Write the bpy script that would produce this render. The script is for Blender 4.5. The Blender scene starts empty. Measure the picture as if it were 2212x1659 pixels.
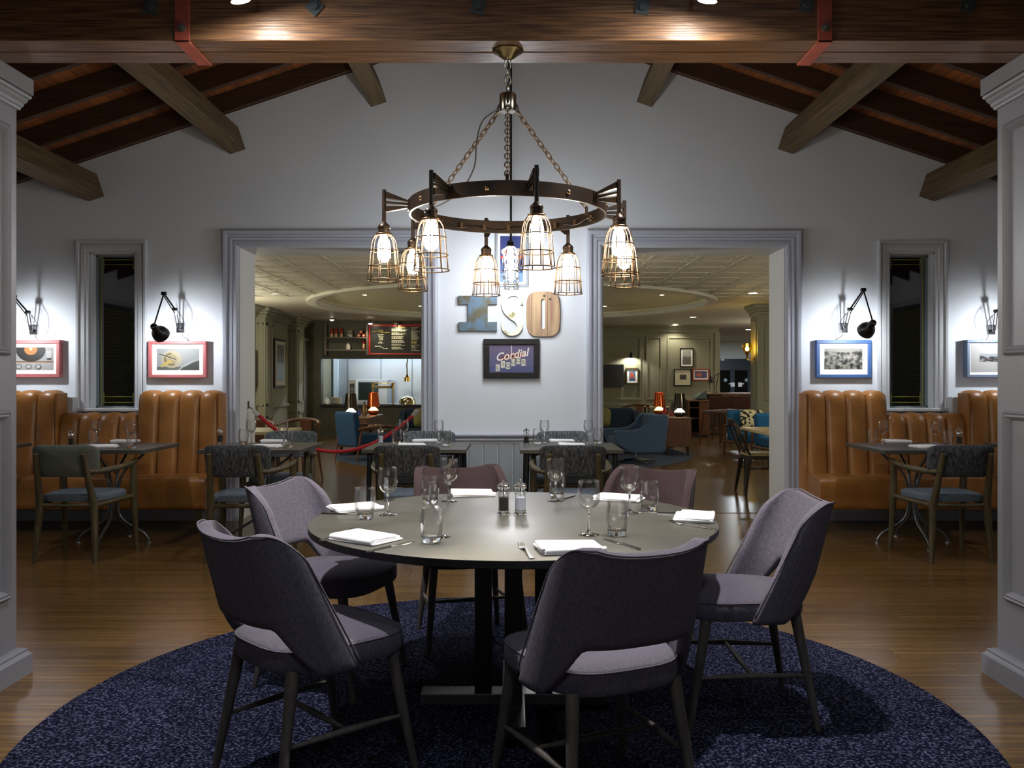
import bpy, bmesh, math, random
from mathutils import Vector, Matrix
random.seed(7)
PI = math.pi
C = bpy.context.scene.collection
scene = bpy.context.scene

# ------------------------------------------------------------------ camera, world, exposure
F, CX, CY, H = 1841.0, 1109.0, 820.0, 1.27      # focal length in px of a 2212 px wide frame, vanishing point, eye height
cam_data = bpy.data.cameras.new('camera')
cam_data.sensor_width = 36.0
cam_data.lens = 36.0 * F / 2212.0
cam_data.shift_x = -(CX - 1106.0) / 2212.0
cam_data.shift_y = -(829.5 - CY) / 2212.0
cam_data.clip_end = 200
cam = bpy.data.objects.new('camera', cam_data)
cam.location = (0, 0, H)
cam.rotation_euler = (PI / 2, 0, 0)
C.objects.link(cam)
scene.camera = cam
vs = scene.view_settings
vs.view_transform = 'Standard'
vs.look = 'None'
vs.exposure = 0.78
vs.gamma = 1.0
vs.use_curve_mapping = False
world = bpy.data.worlds.new('night')
scene.world = world
world.use_nodes = True
world.node_tree.nodes['Background'].inputs[0].default_value = (0.010, 0.014, 0.022, 1)
world.node_tree.nodes['Background'].inputs[1].default_value = 1.0

def add_light(name, kind, loc, power, color=(1, 1, 1), target=None, size=0.03, angle=90, blend=0.5, parent=None, shape=None, sy=None):
    d = bpy.data.lights.new(name, kind)
    d.energy = power
    d.color = color
    if kind == 'AREA':
        d.size = size
        if shape:
            d.shape = shape
        if sy:
            d.size_y = sy
    else:
        d.shadow_soft_size = size
    if kind == 'SPOT':
        d.spot_size = math.radians(angle)
        d.spot_blend = blend
    o = bpy.data.objects.new(name, d)
    o.location = loc
    if target is not None:
        o.rotation_euler = (Vector(target) - Vector(loc)).to_track_quat('-Z', 'Y').to_euler()
    C.objects.link(o)
    if parent:
        o.parent = parent
    return o
WARM = (1.0, 0.80, 0.56)
NEUT = (1.0, 0.93, 0.84)
COOL = (0.80, 0.90, 1.0)
# unseen fill spots under the near room's roof, above and behind the camera
for x, y, p in ((-0.9, 1.3, 20), (0.9, 1.3, 20), (0.0, -0.4, 34)):
    add_light('fill_spot_light', 'SPOT', (x, y, 3.3), p, (0.86, 0.92, 1.0), (x * 0.8, y + 0.5, 0), 0.06, 150, 1.0)
# unseen fill spots below the dining room rafters
for x, y, p in ((-3.1, 5.3, 32), (3.1, 5.3, 30), (-0.9, 5.6, 42), (0.9, 5.6, 42)):
    add_light('fill_spot_light', 'SPOT', (x, y, 3.0 if abs(x) > 2 else 3.6), p, (0.98, 0.97, 0.98), (x, y + 0.35, 0), 0.05, 90, 0.7)

# ------------------------------------------------------------------ helpers
def U(px, Y): return (px - CX) * Y / F
def V(py, Y): return H - (py - CY) * Y / F
def DY(py, z): return (H - z) * F / (py - CY)

def srgb(r, g, b):
    def f(c):
        c /= 255.0
        return c / 12.92 if c <= 0.04045 else ((c + 0.055) / 1.055) ** 2.4
    return (f(r), f(g), f(b), 1.0)

class MB:
    """collects verts and faces of ONE part"""
    def __init__(self):
        self.v, self.f, self.m = [], [], []
        self.cur = 0
    def add(self, vs_, fs_):
        n = len(self.v)
        self.v += [tuple(p) for p in vs_]
        for f in fs_:
            self.f.append([i + n for i in f])
            self.m.append(self.cur)
        return self
    def box(self, c, s, rot=None):
        hx, hy, hz = s[0] / 2, s[1] / 2, s[2] / 2
        p = [Vector((x, y, z)) for x in (-hx, hx) for y in (-hy, hy) for z in (-hz, hz)]
        if rot is not None:
            p = [rot @ q for q in p]
        p = [q + Vector(c) for q in p]
        return self.add(p, [(0, 1, 3, 2), (4, 6, 7, 5), (0, 4, 5, 1), (2, 3, 7, 6), (0, 2, 6, 4), (1, 5, 7, 3)])
    def b2(self, x0, x1, y0, y1, z0, z1):
        return self.box(((x0 + x1) / 2, (y0 + y1) / 2, (z0 + z1) / 2), (x1 - x0, y1 - y0, z1 - z0))
    def tube(self, pts, r, seg=8, closed=False, cap=True, sx=1.0):
        pts = [Vector(p) for p in pts]
        n = len(pts)
        rs = r if isinstance(r, (list, tuple)) else [r] * n
        vs_, fs_ = [], []
        up = None
        for i, p in enumerate(pts):
            if closed:
                t = pts[(i + 1) % n] - pts[i - 1]
            else:
                t = pts[min(i + 1, n - 1)] - pts[max(i - 1, 0)]
            if t.length < 1e-9:
                t = Vector((0, 0, 1))
            t.normalize()
            if up is None:
                a = Vector((0, 0, 1)) if abs(t.z) < 0.9 else Vector((1, 0, 0))
                up = t.cross(a).normalized()
            else:
                up = (up - t * up.dot(t))
                if up.length < 1e-6:
                    up = t.orthogonal()
                up.normalize()
            w = t.cross(up)
            for k in range(seg):
                a = 2 * PI * k / seg
                vs_.append(p + (up * math.cos(a) + w * math.sin(a) * sx) * rs[i])
        m = n if closed else n - 1
        for i in range(m):
            j = (i + 1) % n
            for k in range(seg):
                l = (k + 1) % seg
                fs_.append((i * seg + k, i * seg + l, j * seg + l, j * seg + k))
        if cap and not closed:
            fs_.append(tuple(range(seg))[::-1])
            fs_.append(tuple((n - 1) * seg + k for k in range(seg)))
        return self.add(vs_, fs_)
    def lathe(self, prof, seg=24, c=(0, 0, 0), rot=None, closed=False):
        vs_, fs_, rings = [], [], []
        for r, z in prof:
            if r < 1e-6:
                rings.append([len(vs_)])
                vs_.append(Vector((0, 0, z)))
            else:
                rings.append(list(range(len(vs_), len(vs_) + seg)))
                vs_ += [Vector((r * math.cos(2 * PI * k / seg), r * math.sin(2 * PI * k / seg), z)) for k in range(seg)]
        pairs = list(zip(rings, rings[1:]))
        if closed:
            pairs.append((rings[-1], rings[0]))
        for a, b in pairs:
            for k in range(seg):
                l = (k + 1) % seg
                if len(a) == 1 and len(b) == 1:
                    continue
                if len(a) == 1:
                    fs_.append((a[0], b[l], b[k]))
                elif len(b) == 1:
                    fs_.append((a[k], a[l], b[0]))
                else:
                    fs_.append((a[k], a[l], b[l], b[k]))
        if rot is not None:
            vs_ = [rot @ p for p in vs_]
        vs_ = [p + Vector(c) for p in vs_]
        return self.add(vs_, fs_)
    def prism(self, poly, d0, d1, axis='y'):
        """2D polygon extruded from d0 to d1 along an axis; poly is (x,z) for y, (y,z) for x, (x,y) for z"""
        def P(p, d):
            return {'y': (p[0], d, p[1]), 'x': (d, p[0], p[1]), 'z': (p[0], p[1], d)}[axis]
        n = len(poly)
        vs_ = [P(p, d0) for p in poly] + [P(p, d1) for p in poly]
        fs_ = [tuple(range(n))[::-1], tuple(range(n, 2 * n))]
        fs_ += [(i, (i + 1) % n, n + (i + 1) % n, n + i) for i in range(n)]
        return self.add(vs_, fs_)
    def grid(self, fn, nu, nv, skip=None):
        vs_ = [fn(i / nu, j / nv) for j in range(nv + 1) for i in range(nu + 1)]
        fs_ = []
        for j in range(nv):
            for i in range(nu):
                if skip and skip(i, j):
                    continue
                a = j * (nu + 1) + i
                fs_.append((a, a + 1, a + nu + 2, a + nu + 1))
        return self.add(vs_, fs_)
    def layers(self, outline, lay):
        """stack of scaled copies of a closed outline: lay = [(scale, z), ...], closed at both ends"""
        n = len(outline)
        vs_, fs_ = [], []
        for s, z in lay:
            vs_ += [(x * s, y * s, z) for x, y in outline]
        for i in range(len(lay) - 1):
            for k in range(n):
                l = (k + 1) % n
                fs_.append((i * n + k, i * n + l, (i + 1) * n + l, (i + 1) * n + k))
        fs_.append(tuple(range(n))[::-1])
        fs_.append(tuple((len(lay) - 1) * n + k for k in range(n)))
        return self.add(vs_, fs_)
    def mesh(self, name):
        me = bpy.data.meshes.new(name)
        me.from_pydata(self.v, [], self.f)
        bm = bmesh.new()
        bm.from_mesh(me)
        bmesh.ops.recalc_face_normals(bm, faces=bm.faces)
        bm.to_mesh(me)
        bm.free()
        return me

def mk(name, mb, material, parent=None, loc=(0, 0, 0), rot=(0, 0, 0), smooth=None, bevel=0, bseg=2, subsurf=0, solid=0, fix=True):
    if name in ('leg', 'base_arm') and isinstance(mb, MB):
        mb.v = [(x, y, max(z, 0.0005)) for x, y, z in mb.v]      # feet end flat on the floor
    me = mb.mesh(name) if isinstance(mb, MB) else mb
    if isinstance(mb, MB):
        mats = material if isinstance(material, (list, tuple)) else [material]
        for m in mats:
            me.materials.append(m)
        if len(mats) > 1:
            me.polygons.foreach_set('material_index', mb.m)
        if smooth is not None:
            me.polygons.foreach_set('use_smooth', [True] * len(me.polygons))
            if smooth < 179:
                me.set_sharp_from_angle(angle=math.radians(smooth))
    o = bpy.data.objects.new(name, me)
    o.location = loc
    o.rotation_euler = rot
    C.objects.link(o)
    if parent:
        o.parent = parent
    if solid:
        s = o.modifiers.new('solid', 'SOLIDIFY')
        s.thickness = solid
        s.offset = 0
    if bevel:
        b = o.modifiers.new('bevel', 'BEVEL')
        b.width = bevel
        b.segments = bseg
        b.limit_method = 'ANGLE'
        b.angle_limit = math.radians(40)
    if subsurf:
        s = o.modifiers.new('sub', 'SUBSURF')
        s.levels = s.render_levels = subsurf
    return o

def thing(name, label, cat, loc=(0, 0, 0), rz=0, group=None, rot=None):
    o = bpy.data.objects.new(name, None)
    o.empty_display_size = 0.1
    o.location = loc
    o.rotation_euler = rot if rot else (0, 0, rz)
    C.objects.link(o)
    o['label'] = label
    o['category'] = cat
    if group:
        o['group'] = group
    return o
def tag(o, label, cat, group=None):
    o['label'] = label
    o['category'] = cat
    if group:
        o['group'] = group
    return o
def struct(o):
    o['kind'] = 'structure'
    return o
def dup(root, loc, rz=None, label=None, group=None, rot=None):
    r = root.copy()
    C.objects.link(r)
    r.location = loc
    if rot:
        r.rotation_euler = rot
    elif rz is not None:
        r.rotation_euler = (0, 0, rz)
    if label:
        r['label'] = label
    if group:
        r['group'] = group
    for ch in list(root.children):
        c = ch.copy()
        C.objects.link(c)
        c.parent = r
        for g in list(ch.children):
            d = g.copy()
            C.objects.link(d)
            d.parent = c
    return r
def RX(a): return Matrix.Rotation(a, 3, 'X')
def RY(a): return Matrix.Rotation(a, 3, 'Y')
def RZ(a): return Matrix.Rotation(a, 3, 'Z')
def superellipse(a, b, n=40, e=3.5):
    out = []
    for k in range(n):
        t = 2 * PI * k / n
        c, s = math.cos(t), math.sin(t)
        out.append((a * math.copysign(abs(c) ** (2 / e), c), b * math.copysign(abs(s) ** (2 / e), s)))
    return out
def rrect(w, h, r, n=5):
    out = []
    for cx_, cy_, a0 in ((w / 2 - r, h / 2 - r, 0), (-w / 2 + r, h / 2 - r, 90), (-w / 2 + r, -h / 2 + r, 180), (w / 2 - r, -h / 2 + r, 270)):
        for k in range(n + 1):
            a = math.radians(a0 + 90 * k / n)
            out.append((cx_ + r * math.cos(a), cy_ + r * math.sin(a)))
    return out
def catmull(p, n=6):
    p = [Vector(q) for q in p]
    q = [p[0] * 2 - p[1]] + p + [p[-1] * 2 - p[-2]]
    out = []
    for i in range(1, len(q) - 2):
        for k in range(n):
            t = k / n
            a, b, c, d = q[i - 1], q[i], q[i + 1], q[i + 2]
            out.append(0.5 * ((2 * b) + (c - a) * t + (2 * a - 5 * b + 4 * c - d) * t * t + (3 * b - a - 3 * c + d) * t ** 3))
    out.append(p[-1])
    return out

# ------------------------------------------------------------------ materials
def M(name, col, rough=0.5, metal=0.0, col2=None, ns=8.0, stretch=(1, 1, 1), detail=4, lo=0.35, hi=0.65, bump=0.0, bs=None, bstretch=None,
      bdist=0.01, rnd=0.0, coat=0.0, spec=0.5, sheen=0.0, emit=None, es=0.0):
    m = bpy.data.materials.new(name)
    m.use_nodes = True
    nt = m.node_tree
    b = nt.nodes['Principled BSDF']
    b.inputs['Base Color'].default_value = col
    b.inputs['Roughness'].default_value = rough
    b.inputs['Metallic'].default_value = metal
    b.inputs['Specular IOR Level'].default_value = spec
    b.inputs['Coat Weight'].default_value = coat
    b.inputs['Coat Roughness'].default_value = 0.1
    b.inputs['Sheen Weight'].default_value = sheen
    if emit:
        b.inputs['Emission Color'].default_value = emit
        b.inputs['Emission Strength'].default_value = es
    tc = nt.nodes.new('ShaderNodeTexCoord')
    def noise(scale, st, det):
        mp = nt.nodes.new('ShaderNodeMapping')
        mp.inputs['Scale'].default_value = st
        nt.links.new(tc.outputs['Object'], mp.inputs['Vector'])
        n = nt.nodes.new('ShaderNodeTexNoise')
        n.inputs['Scale'].default_value = scale
        n.inputs['Detail'].default_value = det
        nt.links.new(mp.outputs['Vector'], n.inputs['Vector'])
        return n
    out = None
    if col2:
        n = noise(ns, stretch, detail)
        r = nt.nodes.new('ShaderNodeValToRGB')
        r.color_ramp.elements[0].position = lo
        r.color_ramp.elements[0].color = col
        r.color_ramp.elements[1].position = hi
        r.color_ramp.elements[1].color = col2
        nt.links.new(n.outputs['Fac'], r.inputs['Fac'])
        out = r.outputs['Color']
    if rnd:
        oi = nt.nodes.new('ShaderNodeObjectInfo')
        mr = nt.nodes.new('ShaderNodeMapRange')
        mr.inputs['To Min'].default_value = 1 - rnd
        mr.inputs['To Max'].default_value = 1 + rnd
        nt.links.new(oi.outputs['Random'], mr.inputs['Value'])
        hs = nt.nodes.new('ShaderNodeHueSaturation')
        hs.inputs['Color'].default_value = col
        if out:
            nt.links.new(out, hs.inputs['Color'])
        nt.links.new(mr.outputs['Result'], hs.inputs['Value'])
        out = hs.outputs['Color']
    if out:
        nt.links.new(out, b.inputs['Base Color'])
    if bump:
        n = noise(bs or ns, bstretch or stretch, 3)
        bp = nt.nodes.new('ShaderNodeBump')
        bp.inputs['Strength'].default_value = bump
        bp.inputs['Distance'].default_value = bdist
        nt.links.new(n.outputs['Fac'], bp.inputs['Height'])
        nt.links.new(bp.outputs['Normal'], b.inputs['Normal'])
    return m
def EM(name, col, strength):
    m = bpy.data.materials.new(name)
    m.use_nodes = True
    nt = m.node_tree
    nt.nodes.remove(nt.nodes['Principled BSDF'])
    e = nt.nodes.new('ShaderNodeEmission')
    e.inputs[0].default_value = col
    e.inputs[1].default_value = strength
    nt.links.new(e.outputs[0], nt.nodes['Material Output'].inputs[0])
    return m
def THIN(name, tint=(1, 1, 1, 1), ior=1.45, boost=1.3, rough=0.03):
    """thin-walled clear glass: sees straight through, mirrors at grazing angles"""
    m = bpy.data.materials.new(name)
    m.use_nodes = True
    nt = m.node_tree
    nt.nodes.remove(nt.nodes['Principled BSDF'])
    t = nt.nodes.new('ShaderNodeBsdfTransparent')
    t.inputs[0].default_value = tint
    g = nt.nodes.new('ShaderNodeBsdfGlossy')
    g.inputs['Roughness'].default_value = rough
    fr = nt.nodes.new('ShaderNodeFresnel')
    fr.inputs['IOR'].default_value = ior
    mu = nt.nodes.new('ShaderNodeMath')
    mu.operation = 'MULTIPLY'
    mu.use_clamp = True
    mu.inputs[1].default_value = boost
    nt.links.new(fr.outputs[0], mu.inputs[0])
    mn = nt.nodes.new('ShaderNodeMath')
    mn.operation = 'MINIMUM'
    mn.inputs[1].default_value = 0.5
    nt.links.new(mu.outputs[0], mn.inputs[0])
    mu = mn
    mx = nt.nodes.new('ShaderNodeMixShader')
    nt.links.new(mu.outputs[0], mx.inputs[0])
    nt.links.new(t.outputs[0], mx.inputs[1])
    nt.links.new(g.outputs[0], mx.inputs[2])
    nt.links.new(mx.outputs[0], nt.nodes['Material Output'].inputs[0])
    return m
def GLASS(name, tint=(1, 1, 1, 1), ior=1.48):
    m = bpy.data.materials.new(name)
    m.use_nodes = True
    b = m.node_tree.nodes['Principled BSDF']
    b.inputs['Base Color'].default_value = tint
    b.inputs['Roughness'].default_value = 0.01
    b.inputs['IOR'].default_value = ior
    b.inputs['Transmission Weight'].default_value = 1.0
    return m

wall_white = M('wall_paint_white', srgb(218, 225, 234), 0.75, bump=0.03, bs=120)
trim_grey = M('trim_paint_blue_grey', srgb(180, 185, 200), 0.45)
trim_white = M('trim_paint_white', srgb(190, 194, 200), 0.5)
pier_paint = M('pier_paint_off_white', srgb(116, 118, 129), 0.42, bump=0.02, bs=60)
bead_paint = M('beadboard_paint', srgb(150, 158, 165), 0.5)
beam_wood = M('dark_stained_timber', srgb(76, 54, 38), 0.38, col2=srgb(126, 92, 64), ns=9, stretch=(0.5, 14, 14), detail=8, lo=0.38, hi=0.62, bump=0.4, bs=10, bstretch=(0.4, 16, 16), bdist=0.005)
purlin_wood = M('weathered_purlin_timber', srgb(80, 64, 40), 0.7, col2=srgb(108, 90, 58), ns=5, stretch=(9, 0.4, 9), detail=6, bump=0.2, bs=6, bdist=0.006)
rafter_wood = M('dark_rafter_timber', srgb(58, 36, 22), 0.8, col2=srgb(74, 48, 28), ns=6, stretch=(0.5, 8, 8))
deck_wood = M('orange_roof_board', srgb(120, 66, 28), 0.75, col2=srgb(150, 88, 40), ns=5, stretch=(8, 0.5, 8), rnd=0.25)
strap_red = M('red_oxide_steel', srgb(168, 80, 62), 0.5, col2=srgb(140, 66, 52), ns=14)
bolt_steel = M('bolt_steel', srgb(120, 118, 112), 0.4, 0.8)
dark_plate = M('dark_plate_steel', srgb(78, 86, 92), 0.45, 0.5)
floor_wood = M('polished_floor_board', srgb(78, 56, 28), 0.24, col2=srgb(112, 84, 46), ns=4, stretch=(0.5, 9, 1), detail=6, rnd=0.14, bump=0.10, bs=5, bstretch=(0.8, 12, 1), bdist=0.004)
floor_far = M('polished_floor_far', srgb(72, 52, 28), 0.22, col2=srgb(102, 76, 42), ns=3, stretch=(0.4, 7, 1), detail=6, bump=0.10, bs=4, bstretch=(0.5, 8, 1), bdist=0.006)
carpet = M('navy_speckled_carpet', srgb(17, 18, 38), 0.95, col2=srgb(92, 95, 126), ns=95, detail=3, lo=0.50, hi=0.66, bump=0.9, bs=260, bdist=0.01, spec=0.05)
table_top_m = M('dark_table_laminate', srgb(57, 56, 50), 0.42, col2=srgb(66, 64, 57), ns=5, stretch=(1, 8, 1), spec=1.0, bump=0.02, bs=220, bdist=0.002)
table_edge_m = M('black_table_edge', srgb(22, 22, 26), 0.45)
navy_steel = M('dark_navy_steel', srgb(20, 24, 34), 0.45)
chair_fab = M('grey_mauve_upholstery', srgb(76, 73, 86), 0.9, col2=srgb(97, 92, 104), ns=260, stretch=(1, 1, 0.25), detail=2, bump=0.5, bs=600, bdist=0.002, sheen=0.06, spec=0.2)
chair_fab_b = M('plum_upholstery', srgb(48, 37, 40), 0.9, col2=srgb(61, 46, 50), ns=260, stretch=(1, 1, 0.25), detail=2, bump=0.5, bs=600, bdist=0.002, sheen=0.06, spec=0.2)
chair_leg_m = M('grey_stained_ash', srgb(70, 66, 62), 0.5, col2=srgb(88, 82, 76), ns=9, stretch=(6, 6, 0.6))
arm_wood = M('olive_stained_oak', srgb(66, 58, 38), 0.5, col2=srgb(86, 75, 50), ns=8, stretch=(5, 5, 1))
tweed = M('charcoal_tweed', srgb(36, 38, 44), 0.95, col2=srgb(104, 108, 114), ns=60, stretch=(2.4, 2.4, 0.25), detail=6, lo=0.40, hi=0.75, bump=0.4, bs=120)
tweed_l = M('pale_grey_tweed', srgb(70, 76, 82), 0.95, col2=srgb(140, 148, 150), ns=60, stretch=(2.4, 2.4, 0.25), detail=6, lo=0.42, hi=0.76, bump=0.4, bs=120)
plain_back = M('grey_green_back_fabric', srgb(92, 96, 88), 0.95, bump=0.3, bs=400)
seat_blue = M('blue_grey_seat_fabric', srgb(84, 94, 106), 0.9, bump=0.3, bs=400, bdist=0.003)
leather = M('tan_leather', srgb(136, 88, 38), 0.36, col2=srgb(172, 118, 60), ns=5, detail=7, lo=0.3, hi=0.72, bump=0.12, bs=90, bdist=0.003, spec=0.55)
rod_steel = M('satin_rod_steel', srgb(120, 124, 130), 0.3, 0.9)
bronze = M('aged_bronze', srgb(58, 44, 34), 0.38, 0.85, col2=srgb(42, 36, 33), ns=12)
bronze_b = M('bright_bronze_wire', srgb(84, 64, 46), 0.4, 0.95)
black_iron = M('blackened_iron', srgb(30, 28, 28), 0.4, 0.7)
nickel = M('polished_nickel', srgb(170, 165, 155), 0.18, 1.0)
chrome = M('chrome', srgb(200, 200, 205), 0.1, 1.0)
steel = M('cutlery_steel', srgb(190, 188, 184), 0.16, 1.0)
brass = M('polished_brass', srgb(196, 160, 90), 0.2, 1.0)
brass_dull = M('dull_brass', srgb(104, 92, 66), 0.35, 1.0)
cable_m = M('black_cable', srgb(20, 20, 20), 0.6)
linen = M('white_linen', srgb(238, 238, 242), 0.85, bump=0.15, bs=500, bdist=0.002)
glass_thin = THIN('thin_clear_glass')
glass_solid = GLASS('solid_clear_glass')
acrylic = THIN('clear_acrylic', (0.96, 0.97, 0.97, 1), 1.49, 1.4)
pepper = M('peppercorns', srgb(18, 14, 12), 0.8, col2=srgb(60, 48, 38), ns=260, detail=1)
salt = M('salt_grains', srgb(206, 208, 226), 0.8)
black_paint = M('black_paint', srgb(16, 16, 17), 0.35)
black_frame = M('black_frame_lacquer', srgb(20, 19, 20), 0.5, spec=0.3)
mount_white = M('white_picture_mount', srgb(238, 238, 234), 0.8)
red_frame = M('dusty_red_frame', srgb(168, 92, 94), 0.55)
blue_frame = M('royal_blue_frame', srgb(58, 92, 146), 0.5)
slate_frame = M('slate_blue_frame', srgb(92, 110, 136), 0.5)
grey_frame = M('pale_grey_frame', srgb(150, 158, 166), 0.5)
night_glass = M('night_window_glass', srgb(4, 5, 6), 0.03, spec=1.0)
night_glass.node_tree.nodes['Principled BSDF'].inputs['IOR'].default_value = 1.9
lead_came = M('olive_lead_line', srgb(120, 124, 40), 0.5)
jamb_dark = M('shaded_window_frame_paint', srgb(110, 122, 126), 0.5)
bulb_warm = EM('lit_bulb_warm', (1.0, 0.88, 0.66, 1), 120)
bulb_white = EM('lit_bulb_white', (0.97, 0.98, 1.0, 1), 190)

# ------------------------------------------------------------------ floor
YW = 7.69           # face of the back wall
YB = 8.13           # its far side
b = MB().b2(-5.3, 5.3, -2.3, YB, -0.06, -0.004)
floor = struct(mk('floor', b, floor_wood))
pl = MB().box((0, 0, -0.002), (1, 0.148, 0.004)).mesh('plank')
pl.materials.append(floor_wood)
yy = 2.30
while yy < 8.05:
    xx = -5.2 + random.uniform(-0.9, 0)
    while xx < 5.2:
        ln = random.uniform(1.9, 3.0)
        x0, x1 = max(xx, -5.2), min(xx + ln, 5.2)
        if x1 - x0 > 0.1:
            o = mk('plank', pl, None, floor, ((x0 + x1) / 2, yy, 0))
            o.scale = (x1 - x0 - 0.002, 1, 1)
        xx += ln
    yy += 0.15
struct(mk('floor', MB().b2(-9, 10, YB, 29, -0.06, 0.0), floor_far))

# ------------------------------------------------------------------ back wall with two openings and two windows
XC, ZA, SL = -0.016, 4.374, 0.334
def zr(x): return ZA - SL * abs(x - XC)
D = [(-2.481, -0.819), (0.798, 2.456)]          # openings
DZ = 2.473
W = [(-3.83, -3.408), (3.386, 3.804)]           # windows
WZ0, WZ1 = 1.011, 2.419
b = MB()
cols = [(-5.3, W[0][0]), (W[0][1], D[0][0]), (D[0][1], D[1][0]), (D[1][1], W[1][0]), (W[1][1], 5.3)]
for x0, x1 in cols:
    b.b2(x0, x1, YW, YB, 0, DZ)
for x0, x1 in W:
    b.b2(x0, x1, YW, YB, 0, WZ0)
    b.b2(x0, x1, YW, YB, WZ1, DZ)
b.prism([(-5.3, DZ), (5.3, DZ), (5.3, zr(5.3) + 0.15), (XC, ZA + 0.15), (-5.3, zr(-5.3) + 0.15)], YW, YB)
wall_back = struct(mk('wall_back', b, wall_white))

def casing(name, x0, x1, z1, prof, material, z0=0.0, y=YW, wx=1.0):
    """architrave swept round three sides of an opening; prof = (outward, proud)"""
    b = MB()
    n = len(prof)
    vs_ = []
    for (x, z, dx, dz) in ((x0, z0, -1, 0), (x0, z1, -1, 1), (x1, z1, 1, 1), (x1, z0, 1, 0)):
        for d, p in prof:
            vs_.append((x + dx * d * wx, y - p, z + dz * d))
    fs_ = []
    for i in range(3):
        for k in range(n - 1):
            fs_.append((i * n + k, i * n + k + 1, (i + 1) * n + k + 1, (i + 1) * n + k))
    fs_ += [tuple(range(n)), tuple(range(3 * n, 4 * n))]
    b.add(vs_, fs_)
    return struct(mk(name, b, material, smooth=25))
door_prof = [(0, 0), (0, 0.018), (0.012, 0.022), (0.016, 0.028), (0.040, 0.028), (0.046, 0.020), (0.052, 0.034), (0.072, 0.040), (0.078, 0.028), (0.098, 0.030),
             (0.104, 0.052), (0.128, 0.058), (0.142, 0.050), (0.148, 0.036), (0.148, 0)]
casing('trim_1', D[0][0], D[0][1], DZ, door_prof, trim_grey, wx=0.93)
casing('trim_2', D[1][0], D[1][1], DZ, door_prof, trim_grey, wx=0.93)
# white linings of the two openings
for i, (x0, x1) in enumerate(D):
    b = MB().b2(x0 - 0.001, x0 + 0.012, YW + 0.004, YB + 0.012, 0, DZ - 0.012).b2(x1 - 0.012, x1 + 0.001, YW + 0.004, YB + 0.012, 0, DZ - 0.012)
    b.b2(x0 - 0.001, x1 + 0.001, YW + 0.004, YB + 0.012, DZ - 0.012, DZ + 0.001)
    struct(mk('trim_%d' % (3 + i), b, trim_white))
# dado rail and beadboard on the wall between the openings
xa, xb = D[0][1] + 0.138, D[1][0] - 0.138
rail = [(YW, 0.700), (YW - 0.018, 0.700), (YW - 0.018, 0.714), (YW - 0.034, 0.724), (YW - 0.034, 0.738), (YW - 0.022, 0.744), (YW - 0.050, 0.760), (YW - 0.055, 0.772), (YW - 0.02, 0.782), (YW, 0.782)]
struct(mk('trim_5', MB().prism(rail, xa, xb, 'x'), trim_grey, smooth=25))
npl = 10
wpl = (xb - xa) / npl
bead = MB().prism([(-wpl / 2 + 0.003, 0), (-wpl / 2 + 0.006, -0.014), (-wpl / 2 + 0.012, -0.014), (-wpl / 2 + 0.014, -0.009), (-wpl / 2 + 0.018, -0.014), (wpl / 2 - 0.006, -0.014), (wpl / 2 - 0.003, 0)], 0.10, 0.70, 'z').mesh('beadboard_plank')
bead.materials.append(bead_paint)
for i in range(npl):
    mk('beadboard_plank', bead, None, wall_back, (xa + wpl * (i + 0.5), YW - 0.0005, 0))
bb = [(YW, 0), (YW - 0.024, 0), (YW - 0.024, 0.085), (YW - 0.018, 0.1), (YW - 0.006, 0.115), (YW, 0.115)]
base = MB().prism(bb, xa, xb, 'x')
for x0, x1 in ((-5.2, D[0][0] - 0.142), (D[1][1] + 0.142, 5.2)):
    base.prism(bb, x0, x1, 'x')
struct(mk('baseboard_back', base, trim_white))

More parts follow.
